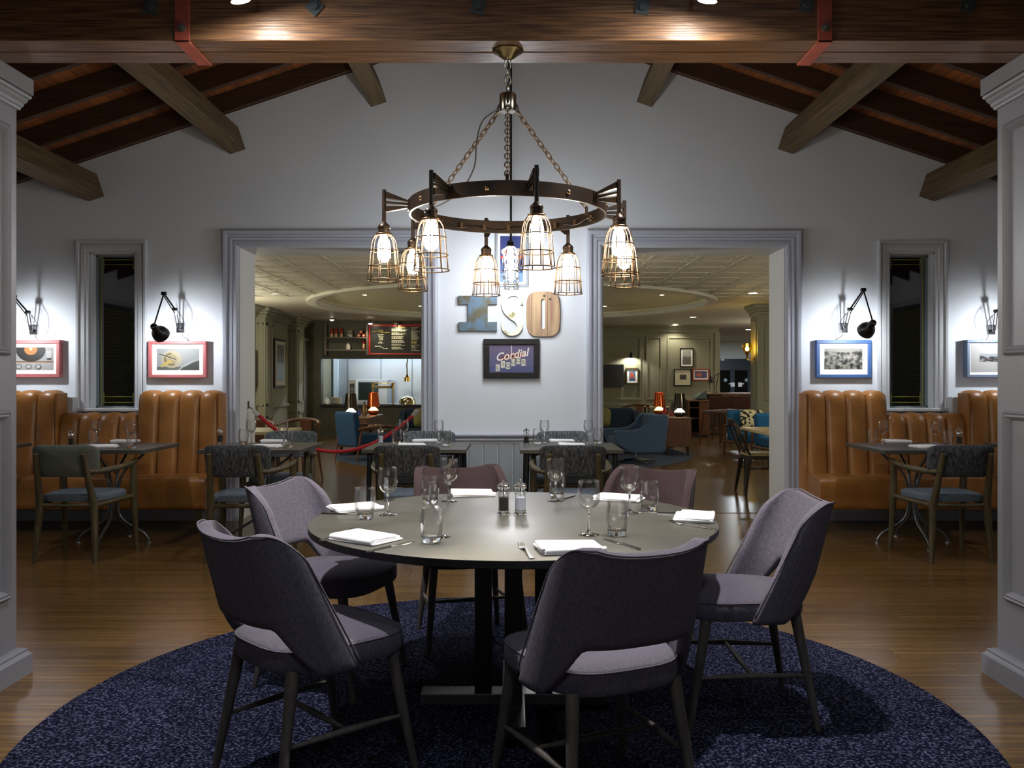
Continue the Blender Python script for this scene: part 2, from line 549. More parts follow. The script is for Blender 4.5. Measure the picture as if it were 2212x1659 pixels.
# ------------------------------------------------------------------ windows
win_prof = [(0, 0), (0, 0.012), (0.02, 0.016), (0.03, 0.024), (0.062, 0.026), (0.070, 0.016), (0.082, 0.038), (0.100, 0.040), (0.104, 0.02), (0.104, 0)]
for i, (x0, x1) in enumerate(W):
    casing('trim_%d' % (6 + i), x0, x1, WZ1, win_prof, trim_white, WZ0)
    w = struct(thing('window_%d' % (i + 1), '', ''))
    del w['label'], w['category']
    yg = YW + 0.125
    b = MB().b2(x0 - 0.001, x0 + 0.014, YW + 0.002, yg, WZ0, WZ1).b2(x1 - 0.014, x1 + 0.001, YW + 0.002, yg, WZ0, WZ1).b2(x0, x1, YW + 0.002, yg, WZ1 - 0.014, WZ1 + 0.001)
    mk('jamb_lining', b, trim_white, w)
    b = MB()
    for a in (x0 + 0.014, x1 - 0.030):
        b.b2(a, a + 0.016, yg - 0.02, yg + 0.02, WZ0, WZ1)
    b.b2(x0, x1, yg - 0.02, yg + 0.02, WZ1 - 0.03, WZ1 - 0.014).b2(x0, x1, yg - 0.02, yg + 0.02, WZ0, WZ0 + 0.016)
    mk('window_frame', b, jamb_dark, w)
    mk('pane', MB().b2(x0 + 0.03, x1 - 0.03, yg, yg + 0.006, WZ0 + 0.016, WZ1 - 0.03), night_glass, w)
    # leaded border lines
    t = 0.0028
    xl, xr_ = x0 + 0.052, x1 - 0.052
    zl, zh = WZ0 + 0.05, WZ1 - 0.05
    for x in (xl, xr_):
        mk('lead_line', MB().b2(x - t, x + t, yg - 0.004, yg, WZ0 + 0.016, WZ1 - 0.03), lead_came, w)
    for z in (zl, zl + 0.052, zh, zh - 0.045):
        mk('lead_line', MB().b2(x0 + 0.03, x1 - 0.03, yg - 0.004, yg, z - t, z + t), lead_came, w)
    for x in (xl + 0.024, xr_ - 0.024):
        mk('lead_line', MB().b2(x - t, x + t, yg - 0.004, yg, zl, zl + 0.085), lead_came, w)
        mk('lead_line', MB().b2(x - t, x + t, yg - 0.004, yg, zh - 0.085, zh), lead_came, w)
    b = MB().b2(x0 - 0.13, x1 + 0.13, YW - 0.07, yg - 0.02, WZ0 - 0.028, WZ0 + 0.002)
    mk('window_sill', b, trim_white, w, bevel=0.006)

# ------------------------------------------------------------------ side and rear walls
wl = struct(mk('wall_left', MB().b2(-5.42, -5.3, -2.3, YB, 0, 2.95), wall_white))
wr = struct(mk('wall_right', MB().b2(5.3, 5.42, -2.3, YB, 0, 2.95), wall_white))
b = MB().prism([(-5.42, 0), (5.42, 0), (5.42, 2.75), (XC, ZA + 0.15), (-5.42, 2.75)], -2.42, -2.3)
struct(mk('wall_front', b, wall_white))
slat_m = M('olive_blind_slat', srgb(160, 156, 84), 0.5)
for i, s in enumerate((-1, 1)):
    w = struct(thing('window_%d' % (3 + i), '', ''))
    del w['label'], w['category']
    X = s * 5.3
    def sb(x0, x1, y0, y1, z0, z1):
        a, c = sorted((X - s * x0, X - s * x1))
        return MB().b2(a, c, y0, y1, z0, z1)
    b = sb(0.0, 0.03, 3.68, 3.75, 0.83, 2.33)
    for q in (sb(0.0, 0.03, 5.25, 5.32, 0.83, 2.33), sb(0.0, 0.03, 3.68, 5.32, 2.26, 2.33), sb(0.0, 0.05, 3.68, 5.32, 0.83, 0.90)):
        b.add(q.v, q.f)
    mk('window_frame', b, trim_white, w)
    mk('pane', sb(0.001, 0.006, 3.75, 5.25, 0.90, 2.26), night_glass, w)
    b = MB()
    for k in range(30):
        b.box((X - s * 0.035, 4.5, 0.93 + k * 0.043), (0.036, 1.48, 0.002), RY(s * 0.5))
    o = mk('blind_slats', b, slat_m, w)
    o['kind'] = 'stuff'

# ------------------------------------------------------------------ pitched roof: boards, rafters, purlins
ceiling = struct(thing('ceiling', '', ''))
del ceiling['label'], ceiling['category']
RD = 0.165
ang = math.atan(SL)
for s in (-1, 1):
    for k in range(41):
        d = 0.066 + 0.132 * k
        if d > 5.35:
            break
        x = XC + s * d
        z = ZA - SL * d + RD + 0.012
        mk('roof_board', MB().box((0, 0, 0), (0.136, 10.2, 0.018)), deck_wood, ceiling, (x, 2.75, z), (0, s * ang, 0))
    yk = 7.27
    while yk > -2.2:
        b = MB().prism([(XC, ZA), (XC + s * 5.4, ZA - SL * 5.4), (XC + s * 5.4, ZA - SL * 5.4 + RD), (XC, ZA + RD)], yk, yk + 0.05)
        mk('rafter', b, rafter_wood, ceiling)
        yk -= 0.515
    for d in (1.126, 2.398, 3.67):
        # inner lower corner lies at distance d from the ridge line
        w_, h_ = 0.148, 0.215
        cxx = d + (w_ / 2) * math.cos(ang) + (h_ / 2) * math.sin(ang)
        zc = ZA - SL * cxx - (h_ / 2) / math.cos(ang)
        o = mk('purlin', MB().box((0, 0, 0), (w_, 9.9, h_)), purlin_wood, ceiling, (XC + s * cxx, 2.735, zc), (0, s * ang, 0), bevel=0.006)
light_block = MB().b2(-5.42, 5.42, -2.3, YB, 4.75, 4.8)  # unseen flat sheet above the roof boards, added to block outside light
struct(mk('ceiling', light_block, rafter_wood))

# ------------------------------------------------------------------ great beam across the opening
ZBM, Y1, Y2, YM = 2.571, 3.272, 3.507, 3.388
beam = thing('timber_beam', 'dark stained double timber beam spanning the top of the photo', 'beam', (0, Y1, ZBM))
mk('timber', MB().b2(-5.2, 5.2, 0, YM - Y1 - 0.004, 0, 0.42), beam_wood, beam, bevel=0.004)
mk('timber', MB().b2(-5.2, 5.2, YM - Y1 + 0.003, Y2 - Y1, 0.0005, 0.42), beam_wood, beam, bevel=0.004)
for px, py, a in ((325, 17, 0.15), (680, 16, 0.75), (1033, 16, 0.3), (1387, 17, 0.1), (1741, 12, 0.2), (2090, 12, 0.2)):
    x, z = U(px, Y1), V(py, Y1) - ZBM
    p = mk('washer_plate', MB().box((0, 0, 0), (0.052, 0.006, 0.052), RY(a)), dark_plate, beam, (x, -0.003, z))
    mk('bolt_head', MB().lathe([(0, -0.012), (0.014, -0.012), (0.014, 0.0)], 6, rot=RX(-PI / 2)), dark_plate, p, (0, -0.001, 0), smooth=20)
for px0, px1, s in ((379, 410, 1), (1766, 1796, -1)):
    x0, x1 = U(px0, Y1), U(px1, Y1)
    st = thing('steel_strap', 'red painted steel strap wrapped under the beam, %s' % ('left of the chandelier' if s > 0 else 'right of the chandelier'), 'strap', ((x0 + x1) / 2, Y1, ZBM), group='red steel straps')
    hw = (x1 - x0) / 2
    b = MB().b2(-hw, hw, -0.008, 0, -0.008, 0.40).b2(-hw, hw, -0.008, Y2 - Y1 + 0.008, -0.009, -0.001).b2(-hw, hw, Y2 - Y1, Y2 - Y1 + 0.008, -0.009, 0.40)
    mk('strap', b, strap_red, st, bevel=0.001)
    mk('bolt', MB().lathe([(0, 0.016), (0.009, 0.015), (0.009, 0.008), (0.016, 0.008), (0.016, 0)], 10, rot=RX(PI / 2)), bolt_steel, st, (0.0, -0.008, V(62, Y1) - ZBM), smooth=30)

# ------------------------------------------------------------------ panelled piers either side
def pier(s, xf, label):
    t = thing('panelled_pier', label, 'pier', (xf, 3.28, 0), group='panelled piers framing the view')
    def q(x0, x1):
        return tuple(sorted((s * x0, s * x1)))
    y0, y1 = -0.40, 0.38
    x0, x1 = q(0, 0.55)
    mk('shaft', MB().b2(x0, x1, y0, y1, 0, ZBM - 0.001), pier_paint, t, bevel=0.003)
    # plinth: stepped ring around the shaft
    prof = [(0.044, 0.0), (0.044, 0.083), (0.036, 0.088), (0.030, 0.098), (0.032, 0.106), (0.020, 0.112), (0.010, 0.116), (0.0, 0.118)]
    crown = [(0.0, 2.428), (0.010, 2.430), (0.012, 2.440), (0.018, 2.446), (0.020, 2.458), (0.030, 2.470), (0.031, 2.480), (0.040, 2.486), (0.042, 2.496), (0.034, 2.503), (0.0465, 2.503), (0.0465, ZBM - 0.0005), (0.0, ZBM - 0.0005)]
    def ring(pr):
        b = MB()
        n = len(pr)
        vs_ = []
        for sx, sy in ((0, -1), (0, 1), (1, 1), (1, -1)):
            for p, z in pr:
                x = -p if sx == 0 else 0.55 + p
                y = (y0 - p) if sy < 0 else (y1 + p)
                vs_.append((s * x, y, z))
        fs_ = []
        for i in range(4):
            j = (i + 1) % 4
            for k in range(n - 1):
                fs_.append((i * n + k, i * n + k + 1, j * n + k + 1, j * n + k))
        return b.add(vs_, fs_)
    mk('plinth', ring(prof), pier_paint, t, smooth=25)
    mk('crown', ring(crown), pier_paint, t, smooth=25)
    for z0, z1 in ((1.372, 2.345), (0.345, 1.14)):
        m = [(0.0, 0.0), (0.0, 0.010), (0.010, 0.022), (0.016, 0.016), (0.024, 0.020), (0.034, 0.010), (0.040, 0.0)]
        ya, yb = y0 + 0.06, y1 - 0.066
        b = MB()
        vs_, fs_ = [], []
        n = len(m)
        for (y, z, dy, dz) in ((ya, z0, 1, 1), (yb, z0, -1, 1), (yb, z1, -1, -1), (ya, z1, 1, -1)):
            for d, p in m:
                vs_.append((-s * p, y + dy * d, z + dz * d))
        for i in range(4):
            j = (i + 1) % 4
            for k in range(n - 1):
                fs_.append((i * n + k, i * n + k + 1, j * n + k + 1, j * n + k))
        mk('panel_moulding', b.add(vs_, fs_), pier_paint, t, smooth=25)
    return t
pier(-1, -2.133, 'white panelled pier along the left edge of the photo')
pier(1, 2.078, 'white panelled pier along the right edge of the photo')
b = MB().b2(-5.3, -2.74, 3.1, 3.5, 0, ZBM).b2(2.69, 5.3, 3.1, 3.5, 0, ZBM)
struct(mk('wall_partition', b, wall_white))

# ------------------------------------------------------------------ round rug
RZ0 = 0.008
rug = mk('round_rug', MB().lathe([(0, 0), (1.715, 0), (1.72, 0.004), (1.715, RZ0), (0, RZ0)], 96), carpet, None, (-0.03, 3.25, 0), smooth=30)
tag(rug, 'large round navy speckled rug under the round table', 'rug')

# ------------------------------------------------------------------ round table
TX, TY, TR, TZ = 0.0, 3.35, 0.785, 0.725
tab = thing('round_table', 'large round dark dining table on a cross base, laid for six', 'table', (TX, TY, RZ0))
zt = TZ - RZ0
mk('table_top', MB().lathe([(0, zt - 0.004), (TR - 0.003, zt - 0.004), (TR, zt - 0.003), (TR, zt - 0.001), (TR - 0.002, zt), (0, zt)], 128), table_top_m, tab, smooth=30)
mk('edge_band', MB().lathe([(0, zt - 0.027), (TR - 0.002, zt - 0.027), (TR + 0.0005, zt - 0.024), (TR + 0.0005, zt - 0.003), (TR - 0.003, zt - 0.003)], 128), table_edge_m, tab, smooth=30)
ph = zt - 0.027
for x, y in ((-0.118, -0.0), (0.118, -0.0), (0.0, -0.118), (0.0, 0.118)):
    mk('post', MB().b2(x - 0.033, x + 0.033, y - 0.033, y + 0.033, 0.042, ph), navy_steel, tab, bevel=0.003)
base_top = M('brushed_base_steel', srgb(96, 96, 92), 0.35, 0.6)
mk('foot_bar', MB().b2(-0.36, 0.36, -0.045, 0.045, 0.0, 0.042), base_top, tab, bevel=0.003)
mk('foot_bar', MB().b2(-0.045, 0.045, -0.36, -0.046, 0.0, 0.042).b2(-0.045, 0.045, 0.046, 0.36, 0.0, 0.042), base_top, tab, bevel=0.003)
mk('top_plate', MB().b2(-0.25, 0.25, -0.25, 0.25, ph - 0.006, ph), navy_steel, tab)

# ------------------------------------------------------------------ upholstered chairs with cut-out back
def build_dining_chair(name, fab, label):
    t = thing(name, label, 'chair', group='upholstered chairs round the big table')
    # seat pad
    out = []
    for x, y in superellipse(0.228, 0.232, 44, 3.4):
        out.append((x * (1.0 + 0.10 * y / 0.235), y + 0.015))
    lay = [(0.90, 0.395), (0.975, 0.397), (1.0, 0.408), (1.004, 0.43), (1.0, 0.452), (0.985, 0.462), (0.94, 0.469), (0.75, 0.477), (0.4, 0.482), (0.06, 0.484)]
    seat = mk('seat', MB().layers(out, lay), fab, t, smooth=50)
    mk('piping', MB().tube([(x * 0.992, y * 0.992, 0.4605) for x, y in out], 0.0026, 6, closed=True), fab, seat, smooth=180)
    # back shell
    NU, NV, ICUT = 28, 18, 8
    Z0 = 0.385
    ZC = 0.535          # upper edge of the opening
    jc = 4              # rows below the opening's edge
    def ztop(a):
        return 0.797 + 0.020 * min(1, a / 0.7) ** 2
    RRT = 0.085
    def pm(z, a):
        d = (z - (ztop(a) - RRT)) / RRT
        return 1.0 if d <= 0 else 1 - 0.30 * (1 - math.sqrt(max(0.0, 1 - min(1, d) ** 2)))
    def shape(p, z):
        s = max(0.0, min(1.0, (z - Z0) / 0.45))
        Wd = 0.236 + 0.006 * math.sin(PI * s) - 0.026 * s
        Dp = 0.228 - 0.105 * s
        yr = -0.208 - 0.112 * s
        a = p * PI / 2
        sn, cs = math.sin(abs(a)), math.cos(a)
        x = math.copysign(Wd * sn ** 0.80, p)
        y = yr + Dp * (1 - cs ** 0.72)
        return Vector((x, y, z))
    pc = 1 - 2 * ICUT / NU
    def fn(u, v):
        i = round(u * NU)
        j = round(v * NV)
        p0 = 2 * u - 1
        if j <= jc:
            z = Z0 + (ZC - Z0) * j / jc
            wide = 0.30 * (1 - j / jc) ** 1.2
            if i <= ICUT:
                lo_ = -(pc + wide)
                p = -1 + (lo_ + 1) * i / ICUT
            elif i >= NU - ICUT:
                lo_ = pc + wide
                p = lo_ + (1 - lo_) * (i - (NU - ICUT)) / ICUT
            else:
                p = p0
            z += 0.03 * max(0.0, 1 - abs(abs(p) - 0.85) / 0.15) * (j == 0) * 0
        else:
            p = p0
            z = ZC + (ztop(abs(p)) - ZC) * math.sin(PI / 2 * (j - jc) / (NV - jc))
            p = p * pm(z, abs(p))
        return shape(p, z)
    b = MB().grid(fn, NU, NV, skip=lambda i, j: j < jc and ICUT <= i < NU - ICUT)
    back = mk('backrest', b, fab, t, smooth=180, solid=0.040, subsurf=1)
    # piping round the outer edge of the shell
    N2 = 40
    zs_ = [Z0 + 0.03 + (ztop(1) - Z0 - 0.03) * math.sin(PI / 2 * k / 24) for k in range(25)]
    edge = [shape(-pm(z, 1), z) for z in zs_]
    edge += [shape((-1 + 2 * k / N2) * 0.70, ztop(abs(-1 + 2 * k / N2))) for k in range(1, N2)]
    edge += [shape(pm(z, 1), z) for z in zs_[::-1]]
    ctr = Vector((0, 0.05, 0.6))
    edge2 = []
    for q in edge:
        d = Vector((q.x, q.y + 0.02, 0))
        d.normalize()
        edge2.append(q + d * 0.0195)
    mk('piping', MB().tube(edge2, 0.0032, 6), fab, back, smooth=180)
    for sx in (-1, 1):
        for y0_, y1_, x0_, x1_ in ((0.165, 0.235, 0.195, 0.235), (-0.165, -0.235, 0.165, 0.205)):
            mk('leg', MB().tube([(sx * x1_, y1_, 0), (sx * (x0_ + x1_) / 2, (y0_ + y1_) / 2, 0.2), (sx * x0_, y0_, 0.405)], [0.0115, 0.016, 0.0205], 14), chair_leg_m, t, smooth=40)
        mk('stretcher', MB().tube([(sx * 0.214, 0.195, 0.19), (sx * 0.206, 0.10, 0.192), (sx * 0.2, 0, 0.194), (sx * 0.192, -0.10, 0.192), (sx * 0.185, -0.198, 0.19)], [0.006, 0.009, 0.0115, 0.009, 0.006], 10), chair_leg_m, t, smooth=40)
    mk('stretcher', MB().tube([(-0.2, 0, 0.194), (-0.1, 0, 0.194), (0, 0, 0.194), (0.1, 0, 0.194), (0.2, 0, 0.194)], [0.006, 0.009, 0.0115, 0.009, 0.006], 10), chair_leg_m, t, smooth=40)
    return t
GC = 'upholstered chairs round the big table'
def face(dx, dy): return math.atan2(dy, dx) - PI / 2
c0 = build_dining_chair('dining_chair', chair_fab, 'grey upholstered dining chair at front left of round table, back turned to us')
c0.location = (-0.645, 2.74, RZ0)
c0.rotation_euler = (0, 0, face(0.716, 0.698))
dup(c0, (0.245, 2.55, RZ0), face(-0.407, 0.914), 'grey upholstered dining chair nearest the camera, hiding the front of round table', GC)
dup(c0, (0.862, 3.27, RZ0), face(-1.0, 0.0), 'grey upholstered dining chair on the right of round table, seat half lit', GC)
dup(c0, (-0.775, 3.62, RZ0), face(0.95, -0.31), 'grey upholstered dining chair on the left of round table, inner back lit', GC)
c1 = build_dining_chair('dining_chair', chair_fab_b, 'plum upholstered chair behind round table, left of the pepper mill')
c1.location = (-0.22, 4.137, RZ0)
c1.rotation_euler = (0, 0, face(0.26, -0.966))
dup(c1, (0.565, 4.10, RZ0), face(-0.62, -0.78), 'plum upholstered chair behind round table on its right', GC)

# ------------------------------------------------------------------ table ware (built once, copied)
def napkin_mesh(seed):
    rnd = random.Random(seed)
    b = MB()
    for k, (w, d, ox, oy, a) in enumerate(((0.205, 0.150, 0.0, 0.0, 0.0), (0.200, 0.146, -0.004, 0.003, 0.03), (0.196, 0.128, -0.006, -0.006, -0.04))):
        w *= 1 + rnd.uniform(-0.03, 0.03)
        a += rnd.uniform(-0.03, 0.03)
        pts = rrect(w, d, 0.010, 3)
        rr = RZ(a)
        pts2 = [(rr @ Vector((x + ox, y + oy, 0))) for x, y in pts]
        n = len(pts2)
        z0 = 0.0066 * k
        vs_, fs_ = [], []
        for s, z in ((0.975, 0.0003), (1.0, 0.0020), (1.0, 0.0048), (0.98, 0.0064)):
            for p in pts2:
                lift = 0.0035 * (k / 2) * max(0, math.sin(p.x * 22 + seed) + 0.4 * math.sin(p.y * 40))
                vs_.append((p.x * s, p.y * s, z0 + z + (lift if s < 0.99 or z > 0.003 else lift * 0.3) * (1 if k == 2 else 0.3)))
        for i in range(3):
            for q in range(n):
                l = (q + 1) % n
                fs_.append((i * n + q, i * n + l, (i + 1) * n + l, (i + 1) * n + q))
        fs_.append(tuple(range(n))[::-1])
        fs_.append(tuple(3 * n + q for q in range(n)))
        b.add(vs_, fs_)
    # rolled fold along one long side
    b.tube([(-0.098, -0.066, 0.0105), (-0.03, -0.068, 0.0115), (0.04, -0.068, 0.0108), (0.098, -0.066, 0.0105)], 0.0098, 10)
    me = b.mesh('napkin')
    me.materials.append(linen)
    me.polygons.foreach_set('use_smooth', [True] * len(me.polygons))
    me.set_sharp_from_angle(angle=math.radians(50))
    return me
NAP = [napkin_mesh(k) for k in (1, 2, 3)]

def wine_glass(label, loc, group=None):
    t = thing('wine_glass', label, 'glass', loc, group=group)
    mk('foot', MB().lathe([(0, 0.0), (0.037, 0.0), (0.038, 0.0012), (0.036, 0.0024), (0.018, 0.0050), (0.008, 0.0090), (0.0048, 0.018), (0.0040, 0.045), (0.0044, 0.072), (0.0075, 0.086), (0.010, 0.089), (0, 0.0895)], 28), glass_solid, t, smooth=60)
    mk('bowl', MB().lathe([(0.006, 0.0875), (0.016, 0.0905), (0.026, 0.098), (0.034, 0.109), (0.0388, 0.124), (0.0402, 0.140), (0.0395, 0.158), (0.0372, 0.178), (0.0355, 0.190), (0.0350, 0.1905), (0.0346, 0.190), (0.0362, 0.178), (0.0385, 0.158), (0.0392, 0.140), (0.0377, 0.124), (0.0328, 0.110), (0.025, 0.100), (0.015, 0.0935), (0, 0.092)], 32), glass_thin, t, smooth=70)
    return t
def tumbler(label, loc, group=None):
    t = thing('tumbler', label, 'glass', loc, group=group)
    base_ = []
    mk('base', MB().lathe([(0, 0.0), (0.027, 0.0), (0.0295, 0.002), (0.0325, 0.012), (0.0345, 0.022), (0.030, 0.019), (0, 0.016)], 12), glass_solid, t, smooth=20)
    mk('wall', MB().lathe([(0.0335, 0.0195), (0.0372, 0.036), (0.0395, 0.055), (0.0398, 0.070), (0.0385, 0.092), (0.0360, 0.114), (0.0350, 0.122), (0.0344, 0.1225), (0.0338, 0.122), (0.0348, 0.113), (0.0375, 0.091), (0.0388, 0.070), (0.0384, 0.055), (0.0360, 0.037), (0.0325, 0.0235)], 32), glass_thin, t, smooth=70)
    return t
def mill(label, loc, fill, group=None):
    t = thing('%s_mill' % ('pepper' if fill is pepper else 'salt'), label, 'mill', loc, group=group)
    mk('base', MB().lathe([(0, 0), (0.0265, 0), (0.0265, 0.005), (0.0225, 0.007), (0.0225, 0.016), (0, 0.016)], 24), glass_solid, t, smooth=40)
    mk('body', MB().lathe([(0.0222, 0.016), (0.0222, 0.082), (0.0255, 0.084), (0.0255, 0.092), (0.020, 0.094), (0.0, 0.094)], 24), acrylic, t, smooth=40)
    mk('contents', MB().lathe([(0, 0.018), (0.019, 0.018), (0.019, 0.068), (0.016, 0.070), (0, 0.070)], 20), fill, t, smooth=40)
    mk('knob', MB().lathe([(0, 0.095), (0.014, 0.095), (0.016, 0.098), (0.024, 0.104), (0.0262, 0.112), (0.024, 0.120), (0.016, 0.126), (0.008, 0.128), (0, 0.128)], 20), glass_solid, t, smooth=60)
    mk('finial', MB().lathe([(0, 0.127), (0.005, 0.128), (0.0035, 0.131), (0.0055, 0.135), (0.004, 0.139), (0, 0.1405)], 12), chrome, t, smooth=60)
    mk('spindle', MB().lathe([(0, 0.07), (0.0025, 0.07), (0.0025, 0.127), (0, 0.127)], 8), chrome, t, smooth=40)
    return t
def strip(b, prof, th=0.0016):
    """flat cutlery outline along +y: prof = (y, halfwidth, z)"""
    vs_, fs_ = [], []
    for y, w, z in prof:
        vs_ += [(-w, y, z), (w, y, z), (w * 0.8, y, z + th), (-w * 0.8, y, z + th)]
    n = len(prof)
    for i in range(n - 1):
        for k in range(4):
            l = (k + 1) % 4
            fs_.append((i * 4 + k, i * 4 + l, i * 4 + 4 + l, i * 4 + 4 + k))
    fs_ += [(0, 1, 2, 3), (n * 4 - 4, n * 4 - 3, n * 4 - 2, n * 4 - 1)]
    return b.add(vs_, fs_)
def fork_mesh():
    b = MB()
    strip(b, [(-0.105, 0.0075, 0.001), (-0.098, 0.0095, 0.001), (-0.06, 0.007, 0.0035), (0.0, 0.0035, 0.010), (0.03, 0.0035, 0.008), (0.042, 0.008, 0.004), (0.055, 0.0112, 0.002)])
    for k in range(4):
        x = -0.0095 + k * 0.00633
        strip(b, [(y, w, z) for y, w, z in ((0.052, 0.0022, 0.0022), (0.075, 0.0018, 0.003), (0.102, 0.0010, 0.011))], 0.0016)
        for q in range(len(b.v) - 12, len(b.v)):
            b.v[q] = (b.v[q][0] + x, b.v[q][1], b.v[q][2])
    me = b.mesh('fork')
    me.materials.append(steel)
    return me
def knife_mesh():
    b = MB()
    strip(b, [(-0.11, 0.0055, 0.0005), (-0.107, 0.0075, 0.0003), (-0.06, 0.0068, 0.0003), (-0.005, 0.0055, 0.0004)], 0.0055)
    strip(b, [(-0.006, 0.0050, 0.0016), (0.01, 0.0085, 0.0012), (0.06, 0.0095, 0.0006), (0.09, 0.0080, 0.0004), (0.105, 0.0045, 0.0004), (0.112, 0.001, 0.0004)], 0.0014)
    me = b.mesh('knife')
    me.materials.append(steel)
    return me
FORK, KNIFE = fork_mesh(), knife_mesh()
def seg(me, name, label, a, bb, z, group, cat):
    """cutlery laid with its handle end at a pointing to b"""
    d = Vector((bb[0] - a[0], bb[1] - a[1]))
    d.normalize()
    o = mk(name, me, None, None, (a[0] + d.x * 0.105, a[1] + d.y * 0.105, z + 0.0003), (0, 0, math.atan2(d.y, d.x) - PI / 2))
    return tag(o, label, cat, group)
def TP(px, py, z=TZ):
    Y = DY(py, z)
    return (U(px, Y), Y)
SEATN = {1: 'front left', 2: 'front', 3: 'right', 4: 'back right', 5: 'back left', 6: 'left'}
PLACE = {1: 'the front left place', 2: 'the place nearest the camera', 3: 'the place on the far right', 4: 'the back right place', 5: 'the back left place', 6: 'the place on the far left'}
G = 'round table '
for i, (px, py, rz) in {1: (790, 1166, -0.62), 2: (1231, 1188, 0.22), 3: (1500, 1121, 1.30), 4: (1338, 1079, -0.40), 5: (1021, 1069, 0.16), 6: (768, 1101, 0.50)}.items():
    x, y = TP(px, py)
    o = mk('napkin', NAP[i % 3], None, None, (x, y, TZ + 0.0003), (0, 0, rz))
    tag(o, 'folded white napkin on the round table at %s' % PLACE[i], 'napkin', G + 'napkins')
for i, (px, py) in {6: (838, 1112), 1: (950, 1159), 5: (971, 1083), 4: (1200, 1082), 2: (1272, 1155), 3: (1360, 1108)}.items():
    x, y = TP(px, py)
    wine_glass('stemmed wine glass on the round table at %s' % PLACE[i], (x, y, TZ + 0.0003), G + 'wine glasses')
for i, (px, py) in {6: (788, 1121), 1: (932, 1172), 5: (929, 1087), 4: (1203, 1074), 2: (1333, 1157), 3: (1402, 1103)}.items():
    x, y = TP(px, py)
    tumbler('clear glass tumbler on the round table at %s' % PLACE[i], (x, y, TZ + 0.0003), G + 'tumblers')
mill('clear pepper mill full of dark peppercorns in the middle of the round table', (*TP(1088, 1111), TZ + 0.0003), pepper)
mill('clear salt mill full of white salt in the middle of the round table', (*TP(1124, 1111), TZ + 0.0003), salt)
for i, a, bb in ((1, (693, 1169), (805, 1135)), (2, (1150, 1208), (1112, 1165)), (3, (1547, 1145), (1427, 1127)), (6, (775, 1092), (865, 1079)), (4, (1240, 1072), (1216, 1079)), (5, (905, 1078), (960, 1092))):
    if i == 5:
        continue
    seg(FORK if i != 4 else KNIFE, 'fork' if i != 4 else 'knife', 'steel %s on the round table at %s' % ('fork' if i != 4 else 'knife', PLACE[i]), TP(*a), TP(*bb), TZ, G + ('forks' if i != 4 else 'knives'), 'fork' if i != 4 else 'knife')
for i, a, bb in ((1, (795, 1193), (915, 1166)), (2, (1380, 1188), (1295, 1161)), (3, (1475, 1110), (1398, 1108)), (6, (697, 1110), (815, 1113))):
    seg(KNIFE, 'knife', 'steel table knife on the round table at %s' % PLACE[i], TP(*a), TP(*bb), TZ, G + 'knives', 'knife')

# ------------------------------------------------------------------ chandelier
HX, HY = -0.022, 3.373
ch = thing('chandelier', 'round bronze chandelier with eight caged bulbs above the round table', 'chandelier', (HX, HY, ZBM))
def hz(z): return z - ZBM
mk('canopy', MB().lathe([(0, -0.0005), (0.061, -0.0005), (0.061, -0.004), (0.050, -0.008), (0.040, -0.018), (0.018, -0.034), (0.0, -0.036)], 32), brass_dull, ch, smooth=40)
def chain(p0, p1, n, lw, ll, r, mat_, name='chain'):
    p0, p1 = Vector(p0), Vector(p1)
    d = (p1 - p0)
    L = d.length
    d.normalize()
    q = d.to_track_quat('Z', 'Y').to_matrix()
    b = MB()
    for k in range(n):
        c = p0 + d * (L * (k + 0.5) / n)
        rot = q @ RZ((k % 2) * PI / 2)
        pts = []
        for j in range(12):
            a = 2 * PI * j / 12
            pts.append(c + rot @ Vector((lw * math.cos(a), 0, ll * math.sin(a))))
        b.tube(pts, r, 5, closed=True)
    return mk(name, b, mat_, ch, smooth=180)
mk('hub', MB().lathe([(0, hz(2.33)), (0.032, hz(2.33)), (0.033, hz(2.336)), (0.033, hz(2.395)), (0.030, hz(2.400)), (0.0, hz(2.404))], 28), nickel, ch, smooth=40)
for k in range(3):
    a = math.radians(-90 + 120 * k)
    dx, dy = math.cos(a), math.sin(a)
    mk('hook', MB().tube([(dx * 0.033, dy * 0.033, hz(2.372)), (dx * 0.044, dy * 0.044, hz(2.356)), (dx * 0.050, dy * 0.050, hz(2.340)), (dx * 0.043, dy * 0.043, hz(2.331)), (dx * 0.037, dy * 0.037, hz(2.338))], 0.004, 6), nickel, ch, smooth=60)
    chain((dx * 0.044, dy * 0.044, hz(2.336)), (dx * 0.378, dy * 0.378, hz(1.985)), 17, 0.0098, 0.0195, 0.0024, bronze_b)
    mk('chain_lug', MB().tube([(dx * 0.378, dy * 0.378, hz(1.96)), (dx * 0.378, dy * 0.378, hz(1.993))], 0.006, 8), bronze, ch, smooth=60)
chain((0, 0, hz(2.535)), (0, 0, hz(2.404)), 4, 0.0115, 0.025, 0.003, nickel)
mk('cable', MB().tube(catmull([(0, 0.006, hz(2.535)), (0.009, 0.004, hz(2.47)), (-0.005, 0.006, hz(2.43)), (0, 0.0, hz(2.402))], 6), 0.003, 6), cable_m, ch, smooth=60)
mk('cable', MB().tube(catmull([(-0.036, 0.01, hz(2.345)), (-0.10, 0.02, hz(2.30)), (-0.125, 0.03, hz(2.22)), (-0.135, 0.04, hz(2.12)), (-0.19, 0.06, hz(2.03)), (-0.27, 0.12, hz(1.99)), (-0.34, 0.17, hz(1.975))], 6), 0.0032, 6), cable_m, ch, smooth=60)
ZR0, ZR1, RR = 1.915, 1.969, 0.385
mk('ring', MB().lathe([(RR - 0.004, hz(ZR0)), (RR + 0.004, hz(ZR0)), (RR + 0.004, hz(ZR1)), (RR - 0.004, hz(ZR1))], 96, closed=True), bronze, ch, smooth=40)
